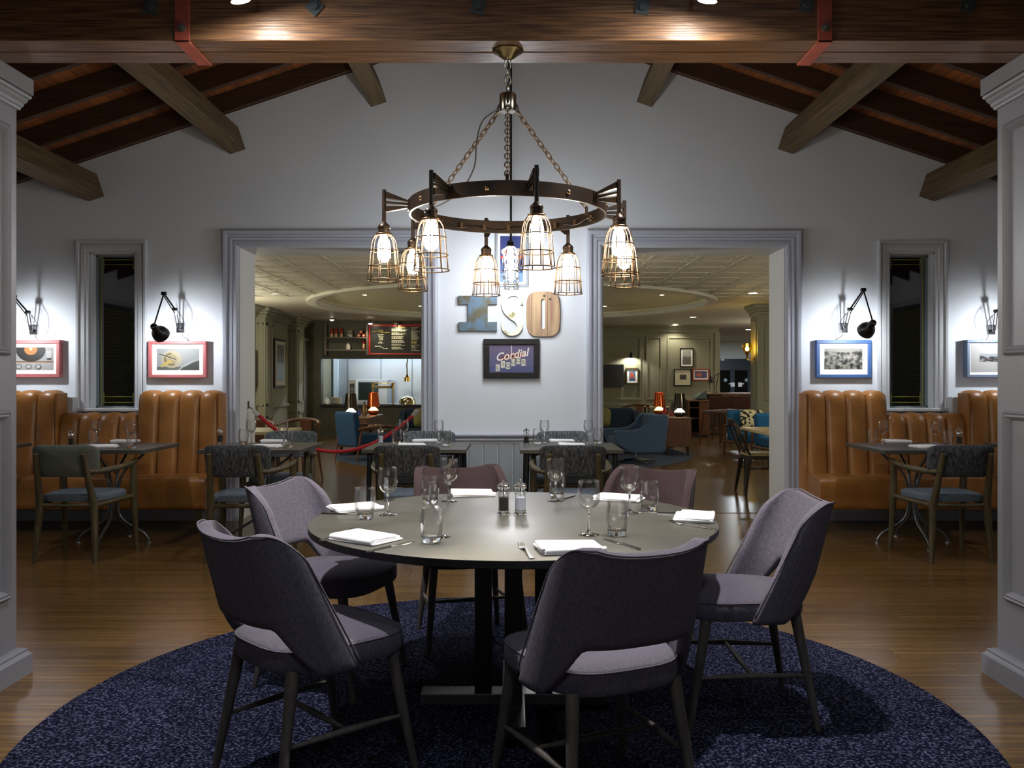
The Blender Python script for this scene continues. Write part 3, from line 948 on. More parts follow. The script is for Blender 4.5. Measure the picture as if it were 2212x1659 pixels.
for k in range(8):
    a = math.radians(-90 + 12 + 22.5 + 45 * k)
    p = Vector((math.cos(a), math.sin(a), 0))
    mk('rivet', MB().lathe([(0, 0.007), (0.006, 0.0055), (0.009, 0.0)], 12, rot=p.to_track_quat('Z', 'Y').to_matrix()), bronze_b, ch, tuple(p * (RR + 0.004) + Vector((0, 0, hz(1.942)))), smooth=60)
wire = []
for k in range(25):
    a = math.radians(20 + 140 * k / 24)
    wire.append((math.cos(a) * (RR - 0.010), math.sin(a) * (RR - 0.010), hz(1.935 + 0.008 * math.sin(k * 1.3))))
mk('wiring', MB().tube(wire, 0.003, 6), black_iron, ch, smooth=60)
for k in range(9):
    a = math.radians(24 + 132 * k / 8)
    mk('wire_clip', MB().box((math.cos(a) * (RR - 0.012), math.sin(a) * (RR - 0.012), hz(1.938)), (0.010, 0.012, 0.022), RZ(a)), bronze_b, ch)

def cage_mesh(name, zt_, zb, mat_, r=0.0021, top=0.0275, bot=0.062, n=10):
    """wire bulb cage from height zt_ down to zb"""
    h = zt_ - zb
    prof = [(top, 1.0), (top + 0.007, 0.965), (top + 0.016, 0.88), (top + 0.021, 0.78), (top + 0.0245, 0.60), (top + 0.028, 0.38), (top + 0.032, 0.15), (bot, 0.0)]
    b = MB()
    for k in range(n):
        a = 2 * PI * k / n
        b.tube([(rr * math.cos(a), rr * math.sin(a), zb + h * t_) for rr, t_ in prof], r, 5)
    def rad(t_):
        for (r0, t0), (r1, t1) in zip(prof, prof[1:]):
            if t1 <= t_ <= t0:
                return r0 + (r1 - r0) * (t0 - t_) / (t0 - t1)
        return bot
    for t_ in (0.0, 0.30, 0.64):
        rr = rad(t_) + r
        b.tube([(rr * math.cos(2 * PI * k / 28), rr * math.sin(2 * PI * k / 28), zb + h * t_) for k in range(28)], r * 1.1, 5, closed=True)
    b.lathe([(top - 0.002, zt_ - 0.004), (top + 0.004, zt_ - 0.004), (top + 0.004, zt_ + 0.004), (top - 0.002, zt_ + 0.004)], 24, closed=True)
    me = b.mesh(name)
    me.materials.append(mat_)
    me.polygons.foreach_set('use_smooth', [True] * len(me.polygons))
    return me
def lamp_parts():
    S = MB().lathe([(0, 0.052), (0.008, 0.052), (0.012, 0.047), (0.021, 0.040), (0.0225, 0.034), (0.024, 0.034), (0.024, 0.028), (0.0225, 0.027), (0.0225, 0.008), (0.0255, 0.007), (0.0255, 0.0), (0.0, 0.0)], 24)
    B = MB().lathe([(0, -0.104), (0.011, -0.102), (0.019, -0.096), (0.0242, -0.086), (0.0252, -0.074), (0.0250, -0.055), (0.0235, -0.035), (0.019, -0.016), (0.0135, -0.002), (0, 0.0)], 24)
    return S, B
SB, BB = lamp_parts()
cage_me = cage_mesh('cage', 0.004, -0.172, bronze_b)
for k in range(8):
    a = math.radians(-90 + 12 + 45 * k)
    p = Vector((math.cos(a), math.sin(a), 0))
    R = 0.485
    zs = 1.823
    sk = mk('socket', SB, bronze, ch, (p.x * R, p.y * R, hz(zs)), (0, 0, a), smooth=40)
    mk('rod', MB().tube([(0, 0, 0.05), (0, 0, 0.176)], 0.0078, 12), black_iron if k in (0, 7) else bronze, sk, smooth=40)
    b = MB()
    for z0, z1, za, zb_ in ((0.145, 0.168, 0.132, 0.136), (0.124, 0.131, 0.119, 0.127), (0.09, 0.112, 0.110, 0.115)):
        b.prism([(-0.006, z0), (-0.006, z1), (-(R - RR) + 0.004, zb_), (-(R - RR) + 0.004, za)], -0.011, 0.011)
    b.b2(-(R - RR) + 0.002, -(R - RR) + 0.009, -0.016, 0.016, 0.100, 0.142)
    mk('bracket', b, bronze, sk)
    mk('cage', cage_me, None, sk)
    mk('bulb', BB, bulb_warm, sk, smooth=60)

# row of caged pendants hanging in front of the wall between the openings
ZP = 2.03
wcage = cage_mesh('cage', 0.004, -0.172, nickel)
for k, (y, px) in enumerate(((6.0, 1102.5), (6.42, 1103), (6.84, 1104), (7.15, 1105))):
    x = U(px, y)
    zt_ = zr(x)
    t = thing('pendant_lamp', ['caged pendant lamp nearest us in the row before the lettered wall', 'second caged pendant lamp in the row before the lettered wall', 'third caged pendant lamp in the row before the lettered wall', 'caged pendant lamp closest to the lettered wall'][k], 'lamp', (x, y, ZP + 0.172), group='caged pendants in a row')
    mk('socket', SB, black_iron, t, smooth=40)
    mk('cable', MB().tube([(0, 0, 0.05), (0, 0, zt_ + 0.168 - ZP - 0.172)], 0.0042, 6), cable_m, t, smooth=60)
    mk('cage', wcage, None, t)
    mk('bulb', BB, bulb_white, t, smooth=60)

# ------------------------------------------------------------------ track spots in front of the beam
for px, s in ((520, 1), (1528, -1)):
    y = 3.06
    x, z = U(px, y), V(2, y)
    t = thing('track_spotlight', 'small lit spotlight clipped before the beam, %s' % ('left of the chandelier' if s > 0 else 'right of the chandelier'), 'spotlight', (x, y, z), group='track spotlights', rot=(0, 0, 0))
    aim = Vector((x * 0.55, 3.40, 0.6)) - Vector((x, y, z))
    q = aim.to_track_quat('-Z', 'Y')
    m3 = q.to_matrix()
    mk('housing', MB().lathe([(0, 0.12), (0.025, 0.118), (0.034, 0.10), (0.037, 0.0), (0.0345, 0.0), (0.032, 0.05), (0.0, 0.06)], 24, rot=m3), chrome, t, smooth=40)
    mk('lens', MB().lathe([(0, -0.004), (0.030, -0.001), (0.033, 0.004), (0, 0.004)], 24, rot=m3), EM('spot_lens', (1, 0.95, 0.86, 1), 420), t, smooth=40)
    mk('bracket', MB().tube([(0, 0.02, 0.08), (0, 0.12, 0.14), (0, Y1 - y, 0.16)], 0.008, 8), black_iron, t, smooth=40)
    add_light('track_spot_light', 'SPOT', tuple(m3 @ Vector((0, 0, -0.012))), 105, (0.99, 0.97, 0.96), None, 0.028, 88, 0.6, parent=t).rotation_euler = q.to_euler()

# ------------------------------------------------------------------ banquettes
def banquette(s, label):
    """s = -1 left run, +1 right run; local x runs outwards from the opening"""
    X0 = -2.56 if s < 0 else 2.545
    t = thing('banquette', label, 'banquette', (X0, 7.05, 0), group='tan leather banquettes')
    yb = 0.33           # face of the back, measured from the seat front
    secs = [(0.0, 0.715, 1.172), (0.715, 1.41, 0.975), (1.41, 2.55, 1.172)]
    for x0, x1, top in secs:
        n = max(4, round((x1 - x0) / 0.178))
        w = (x1 - x0) / n
        for k in range(n):
            xa_ = x0 + w * k
            def fn(u, v):
                bul = 0.036 * (max(0.0, math.sin(PI * min(max(u, 0.0), 1.0)))) ** 0.45
                if v < 0.6:
                    f = v / 0.6
                    y, z, ny, nz = yb + 0.07 * f, 0.42 + (top - 0.06 - 0.42) * f, -1, 0
                elif v < 0.85:
                    a = (v - 0.6) / 0.25 * PI / 2
                    y, z, ny, nz = yb + 0.07 + 0.06 * (1 - math.cos(a)), top - 0.06 + 0.06 * math.sin(a) - 0.03, -math.cos(a), math.sin(a)
                else:
                    f = (v - 0.85) / 0.15
                    y, z, ny, nz = yb + 0.13 + 0.05 * f, top - 0.03, 0, 1
                return (s * (xa_ + w * (0.01 + 0.98 * u)), y + ny * bul, z + nz * bul)
            mk('back_channel', MB().grid(fn, 10, 16), leather, t, smooth=180)
        b = MB().b2(min(s * x0, s * x1), max(s * x0, s * x1), yb + 0.08, yb + 0.185, 0.19, top - 0.032)
        mk('back_frame', b, leather, t, bevel=0.008)
        if top > 1:
            e = x0 if x0 == 0 else x0
            b = MB().b2(min(s * (e - 0.014), s * (e + 0.004)), max(s * (e - 0.014), s * (e + 0.004)), yb + 0.005, yb + 0.185, 0.42 if x0 > 0 else 0.19, top - 0.02)
            mk('end_panel', b, leather, t, bevel=0.006)
    L = 2.55
    b = MB()
    def seat_fn(u, v):
        # cross section swept along x, with slight sag between seams
        x = u * L
        prof = [(0.34, 0.455), (0.20, 0.462), (0.06, 0.458), (0.018, 0.445), (0.0, 0.415), (0.002, 0.30), (0.006, 0.20), (0.02, 0.19), (0.30, 0.19)]
        i = v * (len(prof) - 1)
        k = min(int(i), len(prof) - 2)
        f = i - k
        y = prof[k][0] * (1 - f) + prof[k + 1][0] * f
        z = prof[k][1] * (1 - f) + prof[k + 1][1] * f
        sag = 0.006 * math.sin(u * PI * 5) * (1 if v < 0.5 else 0.2)
        return (s * x, y, z + sag * (0 if v > 0.6 else 1))
    b.grid(seat_fn, 30, 24)
    n = 25
    me = b
    seat = mk('seat', me, leather, t, smooth=60)
    mk('seat_end', MB().prism([(0.35, 0.19), (0.02, 0.19), (0.006, 0.20), (0.0, 0.415), (0.018, 0.445), (0.06, 0.458), (0.20, 0.462), (0.35, 0.455)], min(s * -0.004, s * 0.01), max(s * -0.004, s * 0.01), 'x'), leather, seat, bevel=0.004)
    for x in (0.06, 0.9, 1.75, 2.45):
        mk('leg', MB().tube([(s * x, 0.06, 0), (s * x, 0.05, 0.19)], [0.016, 0.024], 10), arm_wood, t, smooth=40)
    # white box panel behind the tall outer section
    b = MB().b2(min(s * 1.35, s * 2.6), max(s * 1.35, s * 2.6), 0.52, 0.615, 0.12, 1.115)
    mk('rear_panel', b, trim_white, t, bevel=0.01)
    return t
banquette(-1, 'tan leather channel-back banquette along the wall on the left')
banquette(1, 'tan leather channel-back banquette along the wall on the right')

# ------------------------------------------------------------------ square tables
def square_table(x0, x1, y0, y1, kind, label):
    cx_, cy_ = (x0 + x1) / 2, (y0 + y1) / 2
    t = thing('square_table', label, 'table', (cx_, cy_, 0), group='square tables by the back wall')
    hw, hd = (x1 - x0) / 2, (y1 - y0) / 2
    mk('table_top', MB().b2(-hw, hw, -hd, hd, 0.722, 0.75), table_top_m, t, bevel=0.002)
    if kind == 'rods':
        for k in range(4):
            a = k * PI / 2
            c, s = math.cos(a), math.sin(a)
            pts = catmull([(0.25, 0.715), (0.20, 0.66), (0.10, 0.58), (0.045, 0.48), (0.032, 0.36), (0.034, 0.26), (0.07, 0.18), (0.16, 0.115), (0.235, 0.07), (0.27, 0.02), (0.275, 0.008)] and [(r * c, r * s, z) for r, z in ((0.25, 0.715), (0.20, 0.66), (0.10, 0.58), (0.045, 0.48), (0.032, 0.36), (0.034, 0.26), (0.07, 0.18), (0.16, 0.12), (0.235, 0.075), (0.27, 0.03), (0.275, 0.008))], 4)
            leg = mk('leg_rod', MB().tube(pts, 0.0105, 8), rod_steel, t, smooth=60)
            mk('foot', MB().lathe([(0, 0), (0.022, 0), (0.02, 0.008), (0.01, 0.012), (0, 0.012)], 14), rod_steel, leg, (0.275 * c, 0.275 * s, 0), smooth=40)
        mk('top_plate', MB().b2(-0.27, 0.27, -0.03, 0.03, 0.714, 0.722).b2(-0.03, 0.03, -0.27, 0.27, 0.713, 0.7215), rod_steel, t)
    else:
        for sx in (-1, 1):
            for sy in (-1, 1):
                mk('leg', MB().tube([(sx * (hw - 0.035), sy * (hd - 0.04), 0), (sx * (hw - 0.055), sy * (hd - 0.06), 0.722)], [0.012, 0.021], 12), navy_steel, t, smooth=40)
        mk('apron', MB().b2(-hw + 0.06, hw - 0.06, -hd + 0.06, hd - 0.06, 0.706, 0.722), navy_steel, t)
    return t
T = {0: (-4.72, -3.97, 6.28, 7.03, 'rods', 'square table at the left banquette, mostly hidden by the pier'),
     1: (-3.49, -2.735, 6.28, 7.00, 'rods', 'square dark table at the left banquette beneath the window'),
     2: (-2.34, -1.578, 6.30, 7.06, 'rods', 'square dark table just before the left opening'),
     3: (-1.131, -0.352, 6.33, 7.05, 'legs', 'square dark table before the lettered wall, on its left'),
     4: (0.048, 0.815, 6.30, 7.05, 'legs', 'square dark table before the lettered wall, on its right'),
     5: (2.726, 3.48, 6.26, 7.00, 'rods', 'square dark table at the right banquette beneath the window'),
     6: (3.89, 4.64, 6.28, 7.03, 'rods', 'square table at the right banquette, mostly hidden by the pier')}
for v in T.values():
    square_table(*v)

# ------------------------------------------------------------------ wooden armchairs with tweed backs
def armchair(label, back_mat, loc, rz):
    t = thing('armchair', label, 'chair', loc, rz, group='tweed armchairs at the square tables')
    # curved back pad
    def fn(u, v):
        a = (u - 0.5) * 2
        ew = 0.232 * (1 - 0.05 * (1 - v))
        x = ew * a
        z = 0.595 + 0.225 * v
        y = -0.285 + 0.065 * abs(a) ** 2.2 - 0.04 * (v - 0.5)
        return Vector((x, y, z))
    ol = rrect(1, 1, 0.17, 4)
    n = len(ol)
    vs_, fs_ = [], []
    rings = ((1.0, -0.008), (0.985, -0.018), (0.93, -0.022), (0.6, -0.024), (0.2, -0.024))
    for side in (1, -1):
        for sc, off in rings:
            for p in ol:
                q = fn(0.5 + p[0] * sc, 0.5 + p[1] * sc)
                vs_.append((q.x, q.y + side * off, q.z))
    m = len(rings)
    for base_ in (0, m * n):
        for i in range(m - 1):
            for k in range(n):
                l = (k + 1) % n
                fs_.append((base_ + i * n + k, base_ + i * n + l, base_ + (i + 1) * n + l, base_ + (i + 1) * n + k))
        fs_.append(tuple(base_ + (m - 1) * n + k for k in range(n)))
    for k in range(n):
        l = (k + 1) % n
        fs_.append((k, l, m * n + l, m * n + k))
    mk('backrest', MB().add(vs_, fs_), back_mat, t, smooth=50)
    out = [(x * (1 + 0.10 * y / 0.23), y) for x, y in superellipse(0.235, 0.225, 36, 4)]
    mk('seat', MB().layers(out, [(0.92, 0.415), (1.0, 0.42), (1.0, 0.445), (0.98, 0.458), (0.9, 0.466), (0.4, 0.472), (0.05, 0.473)]), seat_blue, t, smooth=50)
    for sx in (-1, 1):
        mk('leg', MB().tube([(sx * 0.215, -0.255, 0), (sx * 0.200, -0.235, 0.2), (sx * 0.188, -0.222, 0.40), (sx * 0.178, -0.265, 0.55), (sx * 0.165, -0.318, 0.76)], [0.015, 0.023, 0.029, 0.023, 0.019], 8), arm_wood, t, smooth=50)
        mk('leg', MB().tube([(sx * 0.272, 0.245, 0), (sx * 0.265, 0.225, 0.25), (sx * 0.262, 0.21, 0.45), (sx * 0.266, 0.20, 0.652)], [0.015, 0.023, 0.028, 0.023], 8), arm_wood, t, smooth=50)
        mk('arm', MB().tube(catmull([(sx * 0.185, -0.285, 0.638), (sx * 0.215, -0.20, 0.632), (sx * 0.262, -0.05, 0.638), (sx * 0.278, 0.10, 0.652), (sx * 0.268, 0.235, 0.668)], 4), [0.016] * 4 + [0.021] * 12 + [0.018], 8), arm_wood, t, smooth=50)
        mk('side_rail', MB().tube([(sx * 0.19, -0.225, 0.395), (sx * 0.262, 0.21, 0.405)], 0.018, 8), arm_wood, t, smooth=50)
    mk('cross_rail', MB().tube([(-0.19, -0.225, 0.395), (0.19, -0.225, 0.395)], 0.016, 8), arm_wood, t, smooth=50)
    mk('cross_rail', MB().tube([(-0.262, 0.205, 0.40), (0.262, 0.205, 0.40)], 0.016, 8), arm_wood, t, smooth=50)
    return t
armchair('wooden armchair with plain grey-green back at the left banquette table', plain_back, (-3.10, 6.15, 0), -0.02)
armchair('wooden armchair with charcoal tweed back, turned from us, behind the left upholstered chair', tweed, (-1.905, 6.13, 0), -0.02)
armchair('charcoal tweed armchair turned from us, left of the beadboard', tweed, (-0.735, 6.13, 0), 0)
armchair('charcoal tweed armchair turned from us, right of the beadboard', tweed, (0.412, 6.13, 0), 0)
armchair('wooden armchair with grey tweed back at the right banquette table', tweed, (3.10, 6.15, 0), 0.02)
armchair('grey tweed armchair facing us in the left opening', tweed_l, (-1.95, 7.2, 0), PI - 0.05)
armchair('pale tweed armchair facing us at the wall, beside left opening', tweed_l, (-0.735, 7.2, 0), PI)
armchair('pale tweed armchair facing us at the wall, beside right opening', tweed_l, (0.43, 7.2, 0), PI)

# ware on the square tables
TN = {1: 'left banquette table', 2: 'table before the left opening', 3: 'square table left of the beadboard', 4: 'square table right of the beadboard', 5: 'right banquette table'}
def FP(px, py): return TP(px, py, 0.75)
far = {
    1: dict(w=[(209, 956.5), (281, 963.5)], u=[(201, 961.5), (285, 969)], n=[(222, 966, 0.2), (272, 955, 0.1)], m=[(154, 967)]),
    2: dict(w=[(543, 958), (612, 961.5)], u=[(526, 960), (623, 967)], n=[(592, 955, 0.15), (577, 966, -0.1)], m=[(476, 959)]),
    3: dict(w=[(872, 957), (948, 958)], u=[(857, 959), (965, 963)], n=[(919, 954, 0.0), (890, 963, 0.0)], m=[(822, 960)]),
    4: dict(w=[(1176, 958), (1271, 958)], u=[(1161, 959), (1291, 958)], n=[(1214, 954, 0.0), (1235, 963, 0.0)], m=[(1137, 962)]),
    5: dict(w=[(1908, 959), (2021, 959)], u=[(1885, 960), (2047, 963)], n=[(1937, 955, -0.1), (2000, 967, 0.1)], m=[(2072, 963)]),
}
for k, d in far.items():
    for j, (px, py) in enumerate(d['w']):
        x, y = FP(px, py)
        wine_glass('small stemmed wine glass at the %s of the %s' % (('left side', 'right side')[j], TN[k]), (x, y, 0.7503), 'wine glasses on the square tables')
    for j, (px, py) in enumerate(d['u']):
        x, y = FP(px, py)
        tumbler('clear tumbler at the %s of the %s' % (('left side', 'right side')[j], TN[k]), (x, y, 0.7503), 'tumblers on the square tables')
    for j, (px, py, rz) in enumerate(d['n']):
        x, y = FP(px, py)
        o = mk('napkin', NAP[(j + k) % 3], None, None, (x, y, 0.7503), (0, 0, rz))
        near = d['n'][j][1] > d['n'][1 - j][1]
        tag(o, 'folded white napkin on the %s side of the %s' % ('near' if near else 'far', TN[k]), 'napkin', 'napkins on the square tables')
        seg(FORK, 'fork', 'steel fork beside the %s napkin on the %s' % ('near' if near else 'far', TN[k]), (x + 0.13, y + (0.06 if near else 0.10)), (x + 0.135, y - (0.1 if not near else -0.2)), 0.75, 'forks on the square tables', 'fork')
    for px, py in d['m']:
        x, y = FP(px, py)
        mill('%s mill standing on the %s' % ('clear pepper' if k != 3 else 'clear salt', TN[k]), (x, y, 0.7503), pepper if k != 3 else salt, 'mills on the square tables')

# ------------------------------------------------------------------ pictures
def flat(name, col, rough=0.6):
    return M(name, srgb(*col), rough)
class Print:
    """flat printed picture: coloured polygons in picture coordinates, laid one over another"""
    def __init__(self):
        self.p = []
    def poly(self, col, pts): self.p.append((col, pts)); return self
    def rect(self, col, x0, x1, y0, y1): return self.poly(col, [(x0, y0), (x1, y0), (x1, y1), (x0, y1)])
    def disc(self, col, x, y, rx, ry=None, a0=0, a1=360, n=28):
        ry = ry or rx
        pts = [(x + rx * math.cos(math.radians(a0 + (a1 - a0) * k / n)), y + ry * math.sin(math.radians(a0 + (a1 - a0) * k / n))) for k in range(n + (0 if a1 - a0 == 360 else 1))]
        if a1 - a0 != 360:
            pts.append((x, y))
        return self.poly(col, pts)
_flat = {}
def fmat(col):
    if not isinstance(col, tuple):
        return col
    if col not in _flat:
        _flat[col] = flat('print_ink_%d_%d_%d' % col, col)
    return _flat[col]
def picture(name, label, x0, x1, z0, z1, Y, frame_mat, border, depth, mount, pr, group=None, glass=False, fdir=-1):
    """framed picture on a wall facing the camera (Y = wall face)"""
    t = thing(name, label, 'picture', ((x0 + x1) / 2, Y, (z0 + z1) / 2), group=group)
    hw, hh = (x1 - x0) / 2, (z1 - z0) / 2
    b = MB()
    d = border
    for (a, c, e, f) in ((-hw, hw, hh - d, hh), (-hw, hw, -hh, -hh + d), (-hw, -hw + d, -hh + d, hh - d), (hw - d, hw, -hh + d, hh - d)):
        b.b2(a, c, -depth, 0, e, f)
    mk('frame', b, frame_mat, t, bevel=min(0.003, d * 0.15))
    if mount:
        mk('mount', MB().b2(-hw + d, hw - d, -depth * 0.6, -0.001, -hh + d, hh - d), mount_white, t)
    iw, ih = (hw - d - (mount or 0)), (hh - d - (mount or 0) * (1 if not isinstance(mount, tuple) else 1))
    b = MB()
    mats = []
    yo = -depth * 0.6 - 0.0006
    for k, (col, pts) in enumerate(pr.p):
        m = fmat(col)
        if m not in mats:
            mats.append(m)
        b.cur = mats.index(m)
        y = yo - 0.0004 * k
        pp = [(max(-1, min(1, px)) * iw, y, max(-1, min(1, pz)) * ih) for px, pz in pts]
        b.add(pp, [tuple(range(len(pp)))])
    me = mk('print', b, mats if len(mats) > 1 else mats[0], t)
    return t
def XZ(px0, px1, py0, py1, Y=YW):
    return U(px0, Y), U(px1, Y), V(py1, Y), V(py0, Y)
def text_part(txt, mat_, parent, loc, size, shear=0, rot=(PI / 2, 0, 0), extrude=0.0, name='lettering', bold=0.0):
    cu = bpy.data.curves.new(name, 'FONT')
    cu.body = txt
    cu.size = size
    cu.shear = shear
    cu.align_x = 'CENTER'
    cu.align_y = 'CENTER'
    cu.extrude = extrude
    cu.offset = bold
    tmp = bpy.data.objects.new('tmp', cu)
    C.objects.link(tmp)
    bpy.context.view_layer.update()
    me = bpy.data.meshes.new_from_object(tmp.evaluated_get(bpy.context.evaluated_depsgraph_get()))
    bpy.data.objects.remove(tmp)
    me.materials.clear()
    me.materials.append(mat_)
    return mk(name, me, None, parent, loc, rot)

# left wall pictures
pr = Print().rect((121, 126, 127), -1, 1, -1, 1).rect((74, 79, 74), -1, 1, -1, -0.7).poly((143, 145, 146), [(0.05, -1), (0.3, -0.62), (0.65, -0.25), (1, -0.03), (1, 0.05), (0.6, -0.18), (0.25, -0.55), (-0.02, -1)]).poly((44, 49, 45), [(0.12, -1), (0.36, -0.66), (0.68, -0.32), (1, -0.1), (1, -1)])
pr.disc((140, 133, 115), -0.3, 0.02, 0.5, 0.82).disc((93, 84, 52), -0.3, 0.02, 0.36, 0.6, 90, 300).disc((127, 117, 86), -0.3, 0.02, 0.27, 0.46).poly((153, 138, 74), [(-0.75, -0.75), (-0.25, -0.2), (-0.4, -0.05), (-0.85, -0.6)]).poly((37, 31, 24), [(-0.88, 0.42), (-0.12, -0.08), (-0.09, 0.02), (-0.85, 0.52)]).poly((148, 146, 136), [(-0.85, 0.36), (-0.12, -0.12), (-0.1, -0.06), (-0.84, 0.42)])
picture('framed_picture', 'dusty red framed close-up of a radio dial above the left banquette', *XZ(326, 450, 737, 816), YW, red_frame, 0.028, 0.06, 0.040, pr, 'framed pictures under the wall lamps')
pr = Print().rect((132, 135, 136), -1, 1, -1, 1).rect((109, 74, 39), -1, 1, -0.34, -0.22).rect((140, 140, 140), -1, 1, -1, -0.34)
pr.disc((27, 26, 24), -0.05, 0.75, 0.68, 1.02).disc((143, 93, 43), -0.05, 0.80, 0.30, 0.48).disc((155, 140, 117), -0.05, 0.84, 0.08, 0.12).rect((155, 155, 155), 0.68, 0.92, 0.1, 0.7).rect((24, 24, 24), 0.7, 0.9, -0.1, 0.05)
for x in (-0.6, -0.15, 0.3):
    pr.disc((31, 31, 31), x, -0.7, 0.14, 0.22).disc((148, 148, 148), x, -0.7, 0.11, 0.175)
picture('framed_picture', 'dusty red framed picture of a record player beside the left pier', *XZ(12, 136, 735, 815), YW, red_frame, 0.030, 0.06, 0.035, pr, 'framed pictures under the wall lamps')
bw = M('grainy_black_and_white_photo', srgb(22, 22, 20), 0.5, col2=srgb(150, 149, 140), ns=26, detail=6, lo=0.40, hi=0.66)
bw2 = M('grainy_dark_landscape_photo', srgb(24, 22, 26), 0.5, col2=srgb(140, 136, 140), ns=40, stretch=(0.6, 1, 2), detail=5, lo=0.50, hi=0.68)
pr = Print().rect(bw, -1, 1, -1, 1).poly((130, 128, 124), [(-1, 0.75), (0.2, 0.6), (1, 0.8), (1, 1), (-1, 1)])
picture('framed_picture', 'royal blue framed black and white photo of a crowded kitchen, beside the right wall lamp', *XZ(1760, 1878, 735, 816), YW, blue_frame, 0.030, 0.05, 0.045, pr, 'framed pictures under the wall lamps')
pr = Print().rect((148, 148, 147), -1, 1, -1, 1).rect(bw2, -0.62, 0.62, -0.22, 0.36).poly((117, 124, 132), [(-0.62, 0.2), (0.62, 0.12), (0.62, 0.36), (-0.62, 0.36)])
picture('framed_picture', 'slate blue framed photo with wide white mount beside the right pier', *XZ(2080, 2204, 735, 815), YW, slate_frame, 0.024, 0.075, 0.02, pr, 'framed pictures under the wall lamps')
# centre wall
pr = Print().rect((48, 62, 128), -1, 1, -1, 1).rect((70, 96, 160), -1, 1, -1, -0.2).rect((120, 156, 196), -1, 1, -1, -0.62)
pr.poly((196, 60, 56), [(-0.95, 0.02), (0.95, 0.02), (0.95, 0.14), (-0.95, 0.14)]).disc((206, 200, 190), -0.5, 0.32, 0.42, 0.16).disc((196, 60, 56), -0.55, 0.32, 0.16, 0.08).disc((206, 200, 190), 0.55, 0.32, 0.36, 0.14).poly((40, 50, 80), [(0.4, -0.5), (0.62, -0.36), (0.95, -0.5), (0.95, -0.56), (0.4, -0.56)])
picture('framed_poster', 'grey framed blue and red poster behind the hanging pendant bulbs', *XZ(1070, 1140.5, 500, 620), YW, grey_frame, 0.022, 0.03, 0.022, pr)
cp = picture('framed_picture', 'black framed picture of a neon shop sign below the letters', *XZ(1045, 1165, 732.5, 817), YW, black_frame, 0.052, 0.05, 0, Print().rect((88, 86, 122), -1, 1, -1, 1).rect((98, 86, 118), -1, 1, 0.35, 1).rect((74, 80, 124), -1, 1, -1, -0.55).rect((205, 195, 200), -0.02, 0.02, 0.38, 0.95).poly((120, 46, 44), [(-0.56, -0.02), (-0.3, 0.3), (0.45, 0.5), (0.62, 0.22), (0.3, -0.02), (-0.4, -0.12)]).poly((176, 60, 52), [(0.42, 0.1), (0.5, 0.42), (0.6, 0.3), (0.6, 0.12)]))
cw, chh = (U(1165, YW) - U(1045, YW)) / 2 - 0.052, (V(732.5, YW) - V(817, YW)) / 2 - 0.052
yi = -0.034
cream = flat('sign_cream', (238, 232, 222))
text_part('Cordial', cream, cp, (0.0, yi, chh * 0.24), 0.098, 0.35, (PI / 2, -0.17, 0), bold=0.0014)
text_part('cocktail bar', cream, cp, (-0.01, yi, chh * 0.0), 0.018, 0.3, (PI / 2, -0.17, 0))
dark_ink = flat('sign_dark_ink', (70, 74, 70))
for k, c in enumerate('LIQUOR'):
    x = -cw * 0.62 + k * cw * 0.232
    z = -chh * 0.66 + k * chh * 0.075 + (0.0, 0.02, 0.0, 0.018, 0.026, 0.0)[k]
    b = MB()
    b.add([(x - 0.0185, yi + 0.0008, z - 0.032), (x + 0.0185, yi + 0.0008, z - 0.029), (x + 0.0185, yi + 0.0008, z + 0.032), (x - 0.0185, yi + 0.0008, z + 0.029)], [(0, 1, 2, 3)])
    o = mk('sign_box', b, flat('sign_box_white', (206, 206, 190)), cp)
    text_part(c, dark_ink, cp, (x, yi - 0.0004, z), 0.05)

# ------------------------------------------------------------------ wall letters I S O
def wl_thing(name, label, px0, px1, py0, py1):
    x0, x1, z0, z1 = XZ(px0, px1, py0, py1)
    return thing(name, label, 'letter', ((x0 + x1) / 2, YW, (z0 + z1) / 2), group='wall letters'), (x1 - x0) / 2, (z1 - z0) / 2
rust_blue = M('rusty_blue_painted_metal', srgb(84, 112, 134), 0.55, col2=srgb(84, 80, 58), ns=9, detail=8, lo=0.42, hi=0.58, bump=0.1, bs=30)
t, hw, hh = wl_thing('wall_letter', 'rusty blue metal letter I on the centre wall', 991.5, 1074, 639.5, 715)
fl, st = hh * 0.50, hw * 0.51
poly = [(-hw, -hh), (hw, -hh), (hw, -hh + fl), (st, -hh + fl), (st, hh - fl), (hw, hh - fl), (hw, hh), (-hw, hh), (-hw, hh - fl), (-st, hh - fl), (-st, -hh + fl), (-hw, -hh + fl)]
mk('letter_face', MB().prism(poly, -0.040, -0.037), rust_blue, t)
mk('letter_side', MB().prism([(x * 0.995, z * 0.995) for x, z in poly], -0.037, 0), M('dark_letter_edge', srgb(64, 66, 60), 0.6), t)
t, hw, hh = wl_thing('wall_letter', 'distressed silvered letter S on the centre wall', 1081.5, 1130.5, 632, 727)
ctr_ = [(0.84, 0.44), (0.74, 0.70), (0.40, 0.88), (0.0, 0.90), (-0.48, 0.80), (-0.70, 0.52), (-0.52, 0.20), (-0.05, -0.04), (0.46, -0.26), (0.70, -0.54), (0.48, -0.80), (0.02, -0.90), (-0.42, -0.86), (-0.78, -0.66), (-0.86, -0.38)]
wid = [0.10, 0.11, 0.12, 0.14, 0.19, 0.24, 0.29, 0.33, 0.29, 0.24, 0.19, 0.14, 0.12, 0.11, 0.10]
cl = catmull([(x * hw, z * hh, 0) for x, z in ctr_], 5)
wd = catmull([(w, 0, 0) for w in wid], 5)
L_, R_ = [], []
